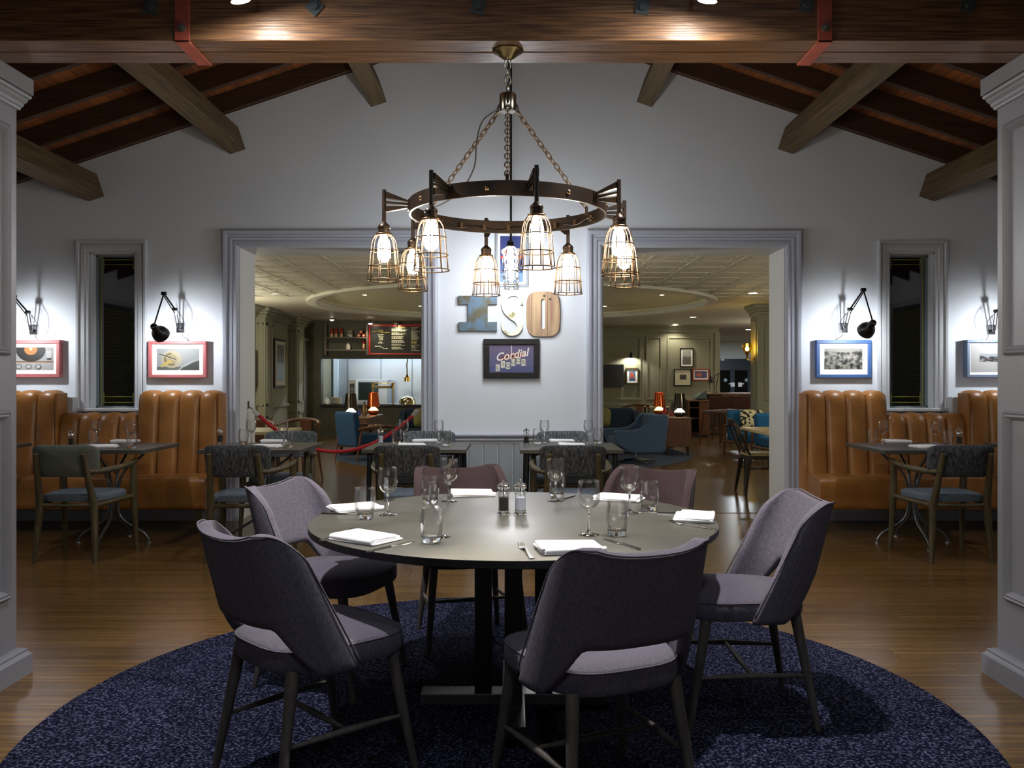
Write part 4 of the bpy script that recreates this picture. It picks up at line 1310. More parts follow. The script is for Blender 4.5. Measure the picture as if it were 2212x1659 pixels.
for i, p in enumerate(cl):
    a, bq = cl[max(i - 1, 0)], cl[min(i + 1, len(cl) - 1)]
    d = (bq - a).normalized()
    nrm = Vector((-d.y, d.x, 0))
    L_.append(p + nrm * wd[i].x * hw * 0.95)
    R_.append(p - nrm * wd[i].x * hw * 0.95)
b = MB()
n = len(cl)
for ya, yb_ in ((-0.034, -0.031), (-0.031, 0.0)):
    vs_ = [(p.x, y, p.y) for y in (ya, yb_) for p in L_ + R_]
    fs_ = []
    for i in range(n - 1):
        fs_ += [(i, i + 1, n + i + 1, n + i), (2 * n + i, 2 * n + i + 1, 3 * n + i + 1, 3 * n + i), (i, i + 1, 2 * n + i + 1, 2 * n + i), (n + i, n + i + 1, 3 * n + i + 1, 3 * n + i)]
    fs_ += [(0, n, 3 * n, 2 * n), (n - 1, 2 * n - 1, 4 * n - 1, 3 * n - 1)]
    b.cur = 0 if ya < -0.032 else 1
    b.add(vs_, fs_)
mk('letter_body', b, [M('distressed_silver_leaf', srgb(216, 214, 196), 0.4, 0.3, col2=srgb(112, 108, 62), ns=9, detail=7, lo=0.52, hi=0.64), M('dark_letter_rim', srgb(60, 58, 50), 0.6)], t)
t, hw, hh = wl_thing('wall_letter', 'reclaimed pine plank letter O on the centre wall', 1136.5, 1209, 630.5, 727)
pine = M('reclaimed_pine', srgb(186, 160, 124), 0.65, col2=srgb(150, 112, 96), ns=5, stretch=(4, 1, 0.5), detail=6, lo=0.40, hi=0.72, bump=0.1, bs=20, bstretch=(4, 1, 0.3))
outl = []
for k in range(48):
    a = 2 * PI * k / 48
    c, s_ = math.cos(a), math.sin(a)
    outl.append((hw * math.copysign(abs(c) ** 0.52, c), hh * math.copysign(abs(s_) ** 0.52, s_)))
slot = rrect(hw * 0.26, hh * 1.36, hw * 0.129, 6)
cuts = [-hw, -hw * 0.67, 0.27 * hw - 0.0, hw]
def ring_at(x, o):
    """upper and lower z of outline at x"""
    up = 0.0
    for (xa_, za_), (xb_, zb_) in zip(o, o[1:] + o[:1]):
        if (xa_ - x) * (xb_ - x) <= 0 and abs(xa_ - xb_) > 1e-9 and (za_ + zb_) > 0:
            up = max(up, za_ + (zb_ - za_) * (x - xa_) / (xb_ - xa_))
    return up
for k in range(3):
    xa_, xb_ = cuts[k] + (0.0018 if k else 0), cuts[k + 1] - (0.0018 if k < 2 else 0)
    b = MB()
    N = 16
    xs = sorted(set([xa_ + (xb_ - xa_) * j / N for j in range(N + 1)] + [x for x in (-hw * 0.13, hw * 0.13) if xa_ < x < xb_]))
    for j in range(len(xs) - 1):
        p, q = xs[j], xs[j + 1]
        mid = (p + q) / 2
        up0, up1 = (ring_at(x if abs(x) < hw - 1e-6 else math.copysign(hw * 0.9999, x), outl) for x in (p, q))
        if abs(mid) < hw * 0.13:
            s0, s1 = (ring_at(max(-hw * 0.1299, min(hw * 0.1299, x)), slot) for x in (p, q))
            b.prism([(p, s0), (q, s1), (q, up1), (p, up0)], -0.036, 0)
            b.prism([(p, -up0), (q, -up1), (q, -s1), (p, -s0)], -0.036, 0)
        else:
            b.prism([(p, -up0), (q, -up1), (q, up1), (p, up0)], -0.036, 0)
    me = b.mesh('plank')
    bm = bmesh.new()
    bm.from_mesh(me)
    bmesh.ops.remove_doubles(bm, verts=bm.verts, dist=1e-5)
    bm.to_mesh(me)
    bm.free()
    me.materials.append(pine)
    mk('plank', me, None, t)
for x in cuts[1:3]:  # dark strips stand in for the shade inside the plank joints
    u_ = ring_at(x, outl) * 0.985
    mk('joint_shade', MB().b2(x - 0.004, x + 0.004, -0.030, -0.001, -u_, u_), bpy.data.materials['dark_letter_rim'], t)
for dx, dz in ((0.08, 0.80), (0.42, 0.66)):
    mk('knot', MB().lathe([(0, 0.0008), (0.011, 0.0006), (0.0125, 0)], 16, rot=RX(PI / 2)), M('pine_knot', srgb(74, 66, 48), 0.7), t, (dx * hw, -0.0362, dz * hh), smooth=40)

# ------------------------------------------------------------------ jointed wall lamps
def wall_lamp(s, bracket_px, elbow_px, knee_px, shade_px, label, power=7.5):
    """s=+1: arm reaches towards -x"""
    Yb = YW
    bx, bz = U(bracket_px[0], Yb - 0.03), V(bracket_px[1], Yb - 0.03)
    t = thing('wall_lamp', label, 'lamp', (bx, Yb, bz), group='jointed wall lamps')
    def L(px, py, d):
        Y = Yb - d
        return Vector((U(px, Y) - bx, -d, V(py, Y) - bz))
    mk('bracket', MB().box((0, -0.008, 0), (0.075, 0.016, 0.09)).tube([(0, -0.01, -0.01), (0, -0.05, -0.01)], 0.014, 10), chrome, t, bevel=0.004)
    piv = Vector((0, -0.055, -0.005))
    knee = L(*knee_px, 0.13)
    elbow = L(*elbow_px, 0.30)
    shade = L(*shade_px, 0.42)
    lo = MB()
    off = Vector((0.012, 0, 0))
    lo.tube([piv + off, knee + off], 0.0055, 8).tube([piv - off, knee - off], 0.0055, 8)
    mk('lower_arm', lo, chrome, t, smooth=60)
    sp = MB()
    for dx in (-0.03, 0.03):
        base_ = piv + Vector((dx, 0, 0.02))
        tip = piv + (knee - piv) * 0.8 + Vector((dx, 0, 0))
        pts = []
        for k in range(70):
            f = k / 69
            a = k * 2 * PI / 6
            pts.append(base_ + (tip - base_) * f + Vector((0.006 * math.cos(a), 0.006 * math.sin(a), 0)))
        sp.tube(pts, 0.0016, 4)
    mk('spring', sp, chrome, t, smooth=60)
    up = MB().tube([knee, elbow], 0.0075, 8).tube([knee + Vector((0, -0.01, -0.035)), elbow + Vector((0, -0.005, -0.02))], 0.0045, 8)
    mk('upper_arm', up, black_iron, t, smooth=60)
    mk('joint', MB().lathe([(0, -0.02), (0.016, -0.02), (0.016, 0.02), (0, 0.02)], 14, rot=RY(PI / 2), c=tuple(elbow)).lathe([(0, -0.02), (0.014, -0.02), (0.014, 0.02), (0, 0.02)], 14, rot=RY(PI / 2), c=tuple(knee)), black_iron, t, smooth=40)
    axis = Vector((0.14 * s, 0.70, -0.42)).normalized()
    q = axis.to_track_quat('-Z', 'Y').to_matrix()
    neck = shade - axis * 0.075
    mk('drop_arm', MB().tube([elbow, neck], 0.0065, 8), black_iron, t, smooth=60)
    sh = mk('shade', MB().lathe([(0.0, 0.088), (0.024, 0.088), (0.029, 0.080), (0.030, 0.045), (0.036, 0.030), (0.055, 0.012), (0.068, -0.015), (0.073, -0.045), (0.073, -0.060), (0.0705, -0.060), (0.070, -0.045), (0.065, -0.017), (0.052, 0.008), (0.033, 0.026), (0.0, 0.03)], 32, rot=q), black_paint, t, tuple(shade), smooth=40)
    mk('shade_cap', MB().lathe([(0.0, 0.0925), (0.020, 0.0925), (0.0245, 0.0885), (0.0, 0.0885)], 20, rot=q), nickel, sh, smooth=40)
    mk('bulb', MB().lathe([(0, -0.035), (0.015, -0.030), (0.022, -0.016), (0.018, 0.0), (0.012, 0.012), (0, 0.014)], 16, rot=q), bulb_white, sh, smooth=60)
    lt = add_light('wall_lamp_light', 'SPOT', tuple(shade + axis * 0.062), power, (0.96, 0.98, 1.0), None, 0.022, 160, 0.6, parent=t)
    lt.rotation_euler = Vector((0.10 * s, 0.90, -0.20)).to_track_quat('-Z', 'Y').to_euler()
    mk('cord', MB().tube(catmull([knee + Vector((0.01, 0, 0)), knee + Vector((s * 0.07, 0.02, -0.1)), knee + Vector((s * 0.05, 0.04, -0.22)), Vector((s * 0.06, -0.015, -0.10)), Vector((s * 0.11, -0.006, -0.16))], 6), 0.003, 6), cable_m, t, smooth=60)
    return t
wall_lamp(1, (388, 708), (354, 634), (378, 668), (342, 716), 'black jointed wall lamp above the radio dial picture')
wall_lamp(-1, (1824, 708), (1865, 626), (1836, 668), (1876, 708), 'black jointed wall lamp above the blue framed photo')
wall_lamp(1, (70, 712), (30, 640), (60, 674), (4, 712), 'chrome jointed wall lamp beside the left pier, shade out of sight')
wall_lamp(-1, (2144, 712), (2182, 640), (2152, 672), (2210, 712), 'chrome jointed wall lamp beside the right pier, shade out of sight')

# ================================================================== the lounge beyond the openings
FC = 2.55                      # ceiling height there
far_wall = M('lounge_wall_paint', srgb(126, 124, 102), 0.7)
far_trim = M('lounge_panel_paint', srgb(126, 124, 104), 0.6)
far_ceil = M('lounge_ceiling_tin', srgb(200, 196, 180), 0.55)
green_tile = M('dark_olive_tile', srgb(58, 54, 36), 0.5, col2=srgb(72, 68, 46), ns=6, bump=0.2, bs=14)
walnut = M('walnut_veneer', srgb(78, 46, 26), 0.45, col2=srgb(102, 62, 36), ns=5, stretch=(6, 6, 0.6))
walnut_h = M('walnut_veneer_top', srgb(100, 68, 42), 0.4, col2=srgb(124, 86, 54), ns=5, stretch=(6, 0.6, 6))
dark_wood = M('dark_brown_wood', srgb(46, 30, 22), 0.5)
stainless = M('brushed_stainless', srgb(190, 198, 206), 0.35, 0.7, bump=0.05, bs=6, bstretch=(1, 1, 6))
blue_mid = M('denim_blue_wool', srgb(22, 62, 98), 0.9, bump=0.2, bs=200)
blue_pale = M('pale_blue_wool', srgb(66, 88, 116), 0.9, bump=0.2, bs=200)
blue_dark = M('midnight_blue_wool', srgb(14, 30, 52), 0.9, bump=0.2, bs=200)
blue_teal = M('teal_blue_wool', srgb(14, 80, 122), 0.9, bump=0.2, bs=200)
olive_fab = M('olive_yellow_cotton', srgb(112, 108, 58), 0.9)
zig = M('brown_zigzag_knit', srgb(60, 44, 36), 0.9, col2=srgb(150, 128, 106), ns=26, detail=1, lo=0.46, hi=0.54)
geo = M('cream_black_loop_fabric', srgb(34, 30, 28), 0.9, col2=srgb(196, 186, 150), ns=17, detail=0, lo=0.44, hi=0.47)
lamp_orange = M('mirrored_orange_shade', srgb(190, 84, 40), 0.15, 0.75)
lamp_dark = M('mirrored_smoke_shade', srgb(70, 64, 58), 0.12, 0.9)

# ceiling with a round recess
DCX, DCY, DR = -0.02, 14.4, 3.36
X0f, X1f, Y0f, Y1f = -4.7, 9.6, YB, 28.6
b = MB()
N = 96
inner = [(DCX + DR * math.cos(2 * PI * k / N), DCY + DR * math.sin(2 * PI * k / N)) for k in range(N)]
def to_box(p):
    dx, dy = p[0] - DCX, p[1] - DCY
    f = min(((X1f - DCX) / dx if dx > 1e-9 else 1e9), ((X0f - DCX) / dx if dx < -1e-9 else 1e9), ((Y1f - DCY) / dy if dy > 1e-9 else 1e9), ((Y0f - DCY) / dy if dy < -1e-9 else 1e9))
    return (DCX + dx * f, DCY + dy * f)
outer = [to_box(p) for p in inner]
vs_ = [(x, y, FC) for x, y in inner] + [(x, y, FC) for x, y in outer]
fs_ = [(k, (k + 1) % N, N + (k + 1) % N, N + k) for k in range(N)]
for cx_, cy_ in ((X0f, Y0f), (X1f, Y0f), (X1f, Y1f), (X0f, Y1f)):
    a = min(range(N), key=lambda k: (math.atan2(outer[k][1] - DCY, outer[k][0] - DCX) - math.atan2(cy_ - DCY, cx_ - DCX)) % (2 * PI))
    vs_.append((cx_, cy_, FC))
    fs_.append((N + (a - 1) % N, N + a, len(vs_) - 1))
b.add(vs_, fs_)
fceil = struct(mk('ceiling', b, far_ceil))
dome_m = M('dome_plaster', srgb(224, 220, 184), 0.7)
b = MB().lathe([(DR + 0.02, FC + 0.0), (DR + 0.02, FC - 0.045), (DR - 0.06, FC - 0.05), (DR - 0.13, FC - 0.035), (DR - 0.16, FC + 0.02), (DR - 0.16, FC + 0.04)], N, c=(DCX, DCY, 0))
struct(mk('trim_8', b, M('dome_rim_white', srgb(210, 208, 196), 0.5), smooth=40))
b = MB().lathe([(DR - 0.16, FC + 0.03), (DR - 0.16, FC + 0.07), (DR - 0.40, FC + 0.13), (DR - 0.45, FC + 0.15), (0, FC + 0.15)], N, c=(DCX, DCY, 0))
struct(mk('ceiling', b, dome_m, smooth=40))
# pressed-tin ceiling tiles, built where they can be told apart
TS = 0.49
def tile_mb():
    b = MB()
    h = TS / 2
    for s in (-1, 1):
        b.b2(s * (h - 0.012) - 0.008, s * (h - 0.012) + 0.008, -h, h, -0.010, 0)
        b.b2(-h, h, s * (h - 0.012) - 0.008, s * (h - 0.012) + 0.008, -0.009, 0)
        for q in (-1, 1):
            for k in range(3):
                x = s * (h - 0.045 - 0.028 * k)
                b.b2(x - 0.007, x + 0.007, min(q * (h - 0.03), q * (h - 0.15)), max(q * (h - 0.03), q * (h - 0.15)), -0.006, 0)
    b.b2(-h + 0.14, h - 0.14, -h + 0.05, h - 0.05, -0.003, 0)
    return b
tile_me = tile_mb().mesh('ceiling_tile')
tile_me.materials.append(far_ceil)
yy = Y0f + 0.32
while yy < 13.0:
    for k in range(-9, 10):
        x = -0.02 + (k + 0.5) * TS
        lo_, hi_ = abs(x) - TS, abs(x) + TS
        if hi_ < 0.095 * yy or lo_ > 0.315 * yy:
            continue
        d = math.hypot(x - DCX, yy - DCY)
        if d < DR + 0.02 - 0.30:
            continue
        if d > DR + 0.37:
            mk('ceiling_tile', tile_me, None, fceil, (x, yy, FC))
        else:
            me = tile_me.copy()
            bm = bmesh.new()
            bm.from_mesh(me)
            n = Vector(((x - DCX) / d, (yy - DCY) / d, 0))
            co = n * (DR + 0.02 - d)
            bmesh.ops.bisect_plane(bm, geom=bm.verts[:] + bm.edges[:] + bm.faces[:], plane_co=co, plane_no=n, clear_inner=True)
            if len(bm.faces) > 3:
                bm.to_mesh(me)
                mk('ceiling_tile', me, None, fceil, (x, yy, FC))
            bm.free()
    yy += TS

# walls
WLX = -4.55
wfl = struct(mk('wall_far_left', MB().b2(WLX - 0.12, WLX, YB, 22, 0, FC), far_wall))
YK, YP = 18.6, 20.0
struct(mk('wall_far_right', MB().b2(9.4, 9.6, YB, 28.7, 0, FC), far_wall))
wp = struct(mk('wall_panelled', MB().b2(-0.9, 4.80, YP, YP + 0.2, 0, FC), far_wall))
struct(mk('wall_far', MB().b2(-5, 6.55, 28.5, 28.7, 0, FC).b2(7.95, 9.6, 28.5, 28.7, 0, FC).b2(6.5, 8.0, 28.5, 28.7, 1.96, FC), M('entrance_wall_paint', srgb(206, 212, 210), 0.7)))
# cornices
cor = [(0, FC), (-0.20, FC), (-0.20, FC - 0.03), (-0.16, FC - 0.045), (-0.10, FC - 0.09), (-0.05, FC - 0.14), (-0.04, FC - 0.17), (0, FC - 0.17)]
struct(mk('trim_9', MB().prism([(YP + y, z) for y, z in cor], -0.9, 4.80, 'x'), far_trim, smooth=30))
struct(mk('trim_10', MB().prism([(WLX - y, z) for y, z in cor], YB, YK), far_trim, smooth=30) if False else mk('trim_10', MB().add([(WLX - y, yy_, z) for yy_ in (YB + 0.02, YK) for y, z in cor], [(k, k + 1, 8 + k + 1, 8 + k) for k in range(7)]), far_trim, smooth=30))
# panel mouldings on the panelled wall
def panel(parent, x0, x1, z0, z1, y, m=far_trim):
    b = MB()
    w = 0.045
    for (a, c, e, f) in ((x0, x1, z1 - w, z1), (x0, x1, z0, z0 + w), (x0, x0 + w, z0 + w, z1 - w), (x1 - w, x1, z0 + w, z1 - w)):
        b.b2(a, c, y - 0.022, y, e, f)
    mk('panel_moulding', b, m, parent, bevel=0.006)
for px0, px1 in ((1285, 1385), (1395, 1430), (1441, 1538)):
    x0, x1 = U(px0, YP), U(px1, YP)
    panel(wp, x0, x1, V(864, YP), V(727, YP), YP)
    panel(wp, x0, x1, 0.12, V(872, YP), YP)
mk('corner_strip', MB().b2(4.72, 4.84, YP - 0.03, YP + 0.2, 0, FC - 0.17), far_wall, wp)
# left wall pilasters
for y0_, y1_, i in ((15.05, 15.52, 0), (17.28, 17.85, 1)):
    t = struct(thing('trim_%d' % (12 + i), '', '', (WLX, (y0_ + y1_) / 2, 0)))
    del t['label'], t['category']
    hd = (y1_ - y0_) / 2
    mk('shaft', MB().b2(0, 0.17, -hd, hd, 0, FC), far_trim, t)
    def ringp(p0, p1, z0, z1):
        return MB().b2(0, 0.17 + p0, -hd - p0, hd + p0, z0, z1)
    mk('crown', ringp(0.09, 0, FC - 0.07, FC - 0.001).b2(0, 0.17 + 0.055, -hd - 0.055, hd + 0.055, FC - 0.12, FC - 0.07).b2(0, 0.17 + 0.025, -hd - 0.025, hd + 0.025, FC - 0.18, FC - 0.12), far_trim, t, bevel=0.012)
    for z0, z1 in ((0.80, FC - 0.28), (0.2, 0.62)):
        for a, c, e, f in ((-hd + 0.06, -hd + 0.10, z0, z1), (hd - 0.10, hd - 0.06, z0, z1), (-hd + 0.06, hd - 0.06, z1 - 0.04, z1), (-hd + 0.06, hd - 0.06, z0, z0 + 0.04)):
            mk('panel_moulding', MB().b2(0.17, 0.188, a, c, e, f), far_trim, t)
        for a, c, e, f in ((0.03, 0.05, z0, z1), (0.12, 0.14, z0, z1), (0.03, 0.14, z1 - 0.02, z1), (0.03, 0.14, z0, z0 + 0.02)):
            mk('panel_moulding', MB().b2(a, c, -hd - 0.012, -hd, e, f), far_trim, t)
    mk('plinth', ringp(0.03, 0, 0, 0.16), far_trim, t, bevel=0.01)
b = MB().b2(WLX, WLX + 0.04, YB + 0.02, YK, 0.735, 0.80)
struct(mk('trim_11', b, far_trim, bevel=0.01))
# dark doorway strip on the left wall before the kitchen
dk = struct(thing('door_2', '', '', (WLX, 18.26, 0)))
del dk['label'], dk['category']
mk('leaf', MB().b2(0, 0.06, -0.26, 0.30, 0, 2.1), M('service_door_paint', srgb(96, 96, 100), 0.5), dk)
mk('casing', MB().b2(0, 0.09, -0.30, -0.26, 0, 2.16).b2(0, 0.09, -0.26, 0.32, 2.1, 2.16), far_trim, dk)
# square column on the right with sconce
col = thing('square_column', 'square panelled column with a glowing sconce, right opening', 'column', (4.14, 14.45, 0))
mk('shaft', MB().b2(0, 0.75, 0, 0.42, 0, FC), far_trim, col)
mk('crown', MB().b2(-0.09, 0.84, -0.09, 0.51, FC - 0.07, FC - 0.001).b2(-0.055, 0.8, -0.055, 0.475, FC - 0.12, FC - 0.07).b2(-0.025, 0.78, -0.025, 0.445, FC - 0.18, FC - 0.12), far_trim, col, bevel=0.012)
for z0, z1 in ((0.92, FC - 0.28), (0.25, 0.74)):
    b = MB()
    for a, c, e, f in ((0.12, 0.16, z0, z1), (0.59, 0.63, z0, z1), (0.16, 0.59, z1 - 0.04, z1), (0.16, 0.59, z0, z0 + 0.04)):
        b.b2(a, c, -0.018, 0, e, f)
    mk('panel_moulding', b, far_trim, col)
    b = MB()
    for a, c, e, f in ((0.06, 0.09, z0, z1), (0.33, 0.36, z0, z1), (0.09, 0.33, z1 - 0.03, z1), (0.09, 0.33, z0, z0 + 0.03)):
        b.b2(-0.016, 0, a, c, e, f)
    mk('panel_moulding', b, far_trim, col)
sx, sy_ = U(1614, 14.6), 14.6
sc = thing('wall_sconce', 'brass wall sconce with glowing amber globe on the square column', 'lamp', (4.14, sy_, V(776, sy_)))
gx = sx - 4.14
gz = V(752, sy_) - V(776, sy_)
mk('back_plate', MB().lathe([(0, 0.0), (0.04, 0.0), (0.04, 0.012), (0, 0.016)], 16, rot=RY(-PI / 2)), brass, sc, smooth=40)
mk('arm', MB().tube(catmull([(-0.01, 0, 0), (gx * 0.6, 0, -0.015), (gx, 0, 0.0), (gx, 0, gz - 0.10)], 6), 0.010, 8), brass, sc, smooth=60)
mk('cup', MB().lathe([(0.012, gz - 0.19), (0.02, gz - 0.12), (0.045, gz - 0.075), (0.05, gz - 0.06), (0, gz - 0.06)], 16, c=(gx, 0, 0)), brass, sc, smooth=60)
mk('globe', MB().lathe([(0.04, -0.075), (0.075, -0.035), (0.088, 0.015), (0.078, 0.06), (0.06, 0.085), (0.054, 0.085), (0.072, 0.058), (0.082, 0.015), (0.07, -0.033), (0.036, -0.072)], 20, c=(gx, 0, gz)), THIN('amber_glass', (1.0, 0.86, 0.45, 1)), sc, smooth=60)
mk('bulb', MB().lathe([(0, -0.05), (0.022, -0.04), (0.03, -0.015), (0.022, 0.015), (0, 0.025)], 14, c=(gx, 0, gz)), EM('amber_bulb', (1.0, 0.78, 0.30, 1), 90), sc, smooth=60)
# pictures on the lounge walls
t = thing('framed_picture', 'tall dark framed portrait picture between the lounge pilasters', 'picture', (WLX, 16.52, V(785, 16.5)))
mk('frame', MB().b2(0, 0.035, -0.38, 0.38, -0.475, 0.475), dark_wood, t, bevel=0.004)
mk('mount', MB().b2(0.030, 0.037, -0.33, 0.33, -0.425, 0.425), M('sepia_mount', srgb(196, 188, 166), 0.7), t)
mk('print', MB().b2(0.037, 0.039, -0.24, 0.24, 0.0, 0.36), bw, t)
mk('lower_print', MB().b2(0.037, 0.039, -0.24, 0.24, -0.36, -0.02), M('pale_blue_print', srgb(140, 160, 176), 0.5), t)
t = thing('wall_screen', 'dark glossy wall screen at the left edge of the left opening', 'screen', (WLX, 14.62, V(793, 14.6)))
mk('casing', MB().b2(0, 0.05, -0.33, 0.33, -0.30, 0.30), black_paint, t, bevel=0.004)
mk('panel', MB().b2(0.05, 0.053, -0.31, 0.31, -0.28, 0.28), M('dark_screen_glass', srgb(22, 34, 34), 0.1), t)
def XP(px0, px1, py0, py1): return XZ(px0, px1, py0, py1, YP)
x0, x1, z0, z1 = XP(1286, 1346.5, 787.5, 836)
t = thing('television', 'wall-mounted black television at the left of the right opening', 'television', ((x0 + x1) / 2, YP, (z0 + z1) / 2))
hw, hh = (x1 - x0) / 2, (z1 - z0) / 2
mk('casing', MB().b2(-hw, hw, -0.09, -0.03, -hh, hh), black_paint, t, bevel=0.006)
mk('screen', MB().b2(-hw + 0.02, hw - 0.02, -0.093, -0.09, -hh + 0.02, hh - 0.02), M('switched_off_screen', srgb(12, 10, 9), 0.15), t)
mk('mount', MB().b2(-0.1, 0.1, -0.03, 0, -0.1, 0.1), black_paint, t)
pr = Print().rect((44, 108, 140), -1, 1, -1, 1).rect((70, 120, 160), -1, 1, 0.55, 1).rect((40, 72, 130), -1, 1, -1, -0.6)
pR = picture('framed_picture', 'small framed teal picture with an orange letter R beside the television', *XP(1352, 1378.5, 795, 829), YP, M('brown_frame', srgb(70, 52, 34), 0.5), 0.022, 0.06, 0.05, pr, 'pictures on the panelled wall')
text_part('R', flat('poster_orange', (214, 84, 56)), pR, (0, -0.040, 0.0), 0.19, 0, bold=0.006)
pr = Print().rect((120, 118, 112), -1, 1, -1, 1).rect((150, 148, 140), -1, 1, 0.2, 1).poly((90, 88, 84), [(-1, -0.2), (-0.4, 0.2), (0.2, -0.05), (1, 0.15), (1, -1), (-1, -1)])
picture('framed_picture', 'dark framed grey portrait picture, topmost of three on the panelled wall', *XP(1468.5, 1497.5, 752, 793), YP, black_frame, 0.022, 0.04, 0.035, pr, 'pictures on the panelled wall')
pr = Print().rect((196, 190, 160), -1, 1, -1, 1).rect(bw2, -0.42, 0.5, -0.30, 0.42)
picture('framed_picture', 'square black framed picture with wide cream mount on the panelled wall', *XP(1455.5, 1493.5, 797, 834), YP, black_frame, 0.026, 0.04, 0.01, pr, 'pictures on the panelled wall')
pr = Print().rect((74, 72, 120), -1, 1, -1, 1).disc((170, 92, 70), -0.3, 0.0, 0.5, 0.62)
picture('framed_picture', 'red framed landscape picture on the panelled wall beside the desk lamp', *XP(1495, 1532, 796.5, 822.5), YP, M('brick_red_frame', srgb(140, 48, 40), 0.5), 0.030, 0.04, 0.030, pr, 'pictures on the panelled wall')
x, z = U(1364, YP - 0.16), V(770, YP - 0.16)
t = thing('picture_light', 'small black picture light shining above the letter R picture', 'lamp', (x, YP, z))
mk('arm', MB().tube(catmull([(0.0, 0, 0.08), (0, -0.08, 0.10), (0, -0.16, 0.07)], 6), 0.012, 8), black_paint, t, smooth=60)
mk('shade', MB().lathe([(0, 0.075), (0.03, 0.07), (0.035, 0.03), (0.07, -0.03), (0.066, -0.03), (0.03, 0.025), (0, 0.03)], 20, c=(0, -0.16, 0.0)), black_paint, t, smooth=40)
add_light('picture_light_light', 'SPOT', (0, -0.16, -0.02), 14, (1, 0.97, 0.88), None, 0.03, 150, 0.4, parent=t).rotation_euler = Vector((0, 0.5, -0.9)).to_track_quat('-Z', 'Y').to_euler()

# ------------------------------------------------------------------ kitchen pass
KX0, KX1 = -4.20, -0.9
ktop, kcnt = V(775, YK), V(873, YK)
b = MB().b2(KX0, KX1, YK, YK + 0.25, ktop, FC).b2(WLX, KX0, YK, YK + 0.25, 0, FC).b2(KX0, KX1, YK, YK + 0.25, 0, kcnt - 0.06)
kw = struct(mk('wall_kitchen', b, green_tile))
kc = thing('pass_counter', 'dark kitchen pass counter top', 'counter', ((KX0 + KX1) / 2, YK, kcnt))
mk('counter_top', MB().b2(-(KX1 - KX0) / 2, (KX1 - KX0) / 2, -0.10, 0.75, -0.055, 0), M('black_granite', srgb(14, 14, 15), 0.25), kc, bevel=0.006)
struct(mk('wall_kitchen_back', MB().b2(-5.2, 0.2, 21.4, 21.5, 0, 2.5).b2(-5.3, -5.2, YK + 0.25, 21.5, 0, 2.5).b2(0.2, 0.3, YK + 0.25, 21.5, 0, 2.5).b2(-5.3, 0.3, YK + 0.25, 21.5, 2.5, 2.55), stainless))
def kx(px, Y): return U(px, Y)
# steel panel joints
for px in (752, 823, 890):
    mk('panel_joint', MB().b2(kx(px, 21.4) - 0.012, kx(px, 21.4) + 0.012, 21.38, 21.4, 0.2, 2.4), M('steel_joint', srgb(140, 150, 158), 0.4, 0.7), bpy.data.objects['wall_kitchen_back'])
sh = thing('kitchen_doorway', 'pale doorway into the rear of the kitchen', 'doorway', (kx(713, 21.3), 21.3, 0))
mk('opening', MB().b2(-0.14, 0.09, 0.0, 0.08, 0.2, 2.05), M('dim_store_green', srgb(70, 84, 78), 0.7), sh)
mk('jamb', MB().b2(0.09, 0.2, -0.04, 0.08, 0.2, 2.1), M('pale_jamb', srgb(200, 214, 220), 0.5), sh)
mk('shelf', MB().b2(-0.14, 0.09, -0.05, 0.0, V(811, 21.3), V(811, 21.3) + 0.02), walnut, sh)
tube_l = thing('strip_light', 'fluorescent strip light under the kitchen hood', 'lamp', (-2.6, 20.2, 2.30))
mk('housing', MB().b2(-1.4, 1.4, -0.06, 0.06, 0.02, 0.07), M('white_enamel', srgb(230, 232, 235), 0.4), tube_l)
mk('tube', MB().tube([(-1.35, 0, 0), (1.35, 0, 0)], 0.022, 10), EM('cool_tube', (0.80, 0.90, 1.0, 1), 85), tube_l, smooth=60)
# ware on the pass
def kp(px, py, Y, z=None):
    return (U(px, Y), Y, kcnt if z is None else z)
t = thing('plate_stack', 'stack of cream plates at the left of the pass', 'plates', kp(727, 0, 18.85))
for k in range(9):
    mk('plate', MB().lathe([(0, 0), (0.08, 0), (0.12, 0.012), (0.118, 0.016), (0.08, 0.005), (0, 0.005)], 20), M('cream_china', srgb(214, 204, 172), 0.3) if k == 0 else bpy.data.materials['cream_china'], t, (0, 0, 0.016 * k), smooth=40)
t = thing('cloth_bundle', 'crumpled white cloth at the left end of the pass', 'cloth', kp(707, 0, 18.8))
def crump(u, v):
    a, e = u * 2 * PI, v * PI / 2
    r = 0.055 * (1 + 0.22 * math.sin(3 * a + 4 * e) + 0.12 * math.sin(7 * a))
    return (r * math.cos(a) * math.cos(e), r * math.sin(a) * math.cos(e), 0.13 * math.sin(e) * (1 + 0.15 * math.sin(5 * a)))
mk('cloth', MB().grid(crump, 24, 10), linen, t, smooth=180)
t = thing('drinks_dispenser', 'white counter-top dispenser with blue keypad behind the pass', 'machine', kp(762, 0, 19.1))
z0, z1 = V(853, 19.1) - kcnt, V(820, 19.1) - kcnt
mk('body', MB().b2(-0.085, 0.085, -0.08, 0.10, 0.0, z1), M('white_machine_plastic', srgb(216, 220, 224), 0.4), t, bevel=0.012)
mk('keypad', MB().b2(-0.05, 0.05, -0.088, -0.08, z0 + 0.02, z1 - 0.09), M('navy_keypad', srgb(20, 34, 70), 0.4), t)
for k in range(5):
    mk('key_row', MB().b2(-0.035, 0.035, -0.091, -0.088, z0 + 0.05 + k * 0.032, z0 + 0.058 + k * 0.032), M('keypad_marks_%d' % k, srgb(210, 214, 220) if k < 4 else srgb(226, 190, 40), 0.5), t)
t = thing('oven', 'stainless oven with dark glass door behind the pass', 'oven', (kx(796, 20.6), 20.6, kcnt - 0.3))
hz_ = V(820, 20.6) - (kcnt - 0.3)
mk('body', MB().b2(-0.42, 0.46, 0, 0.6, 0, hz_), stainless, t, bevel=0.01)
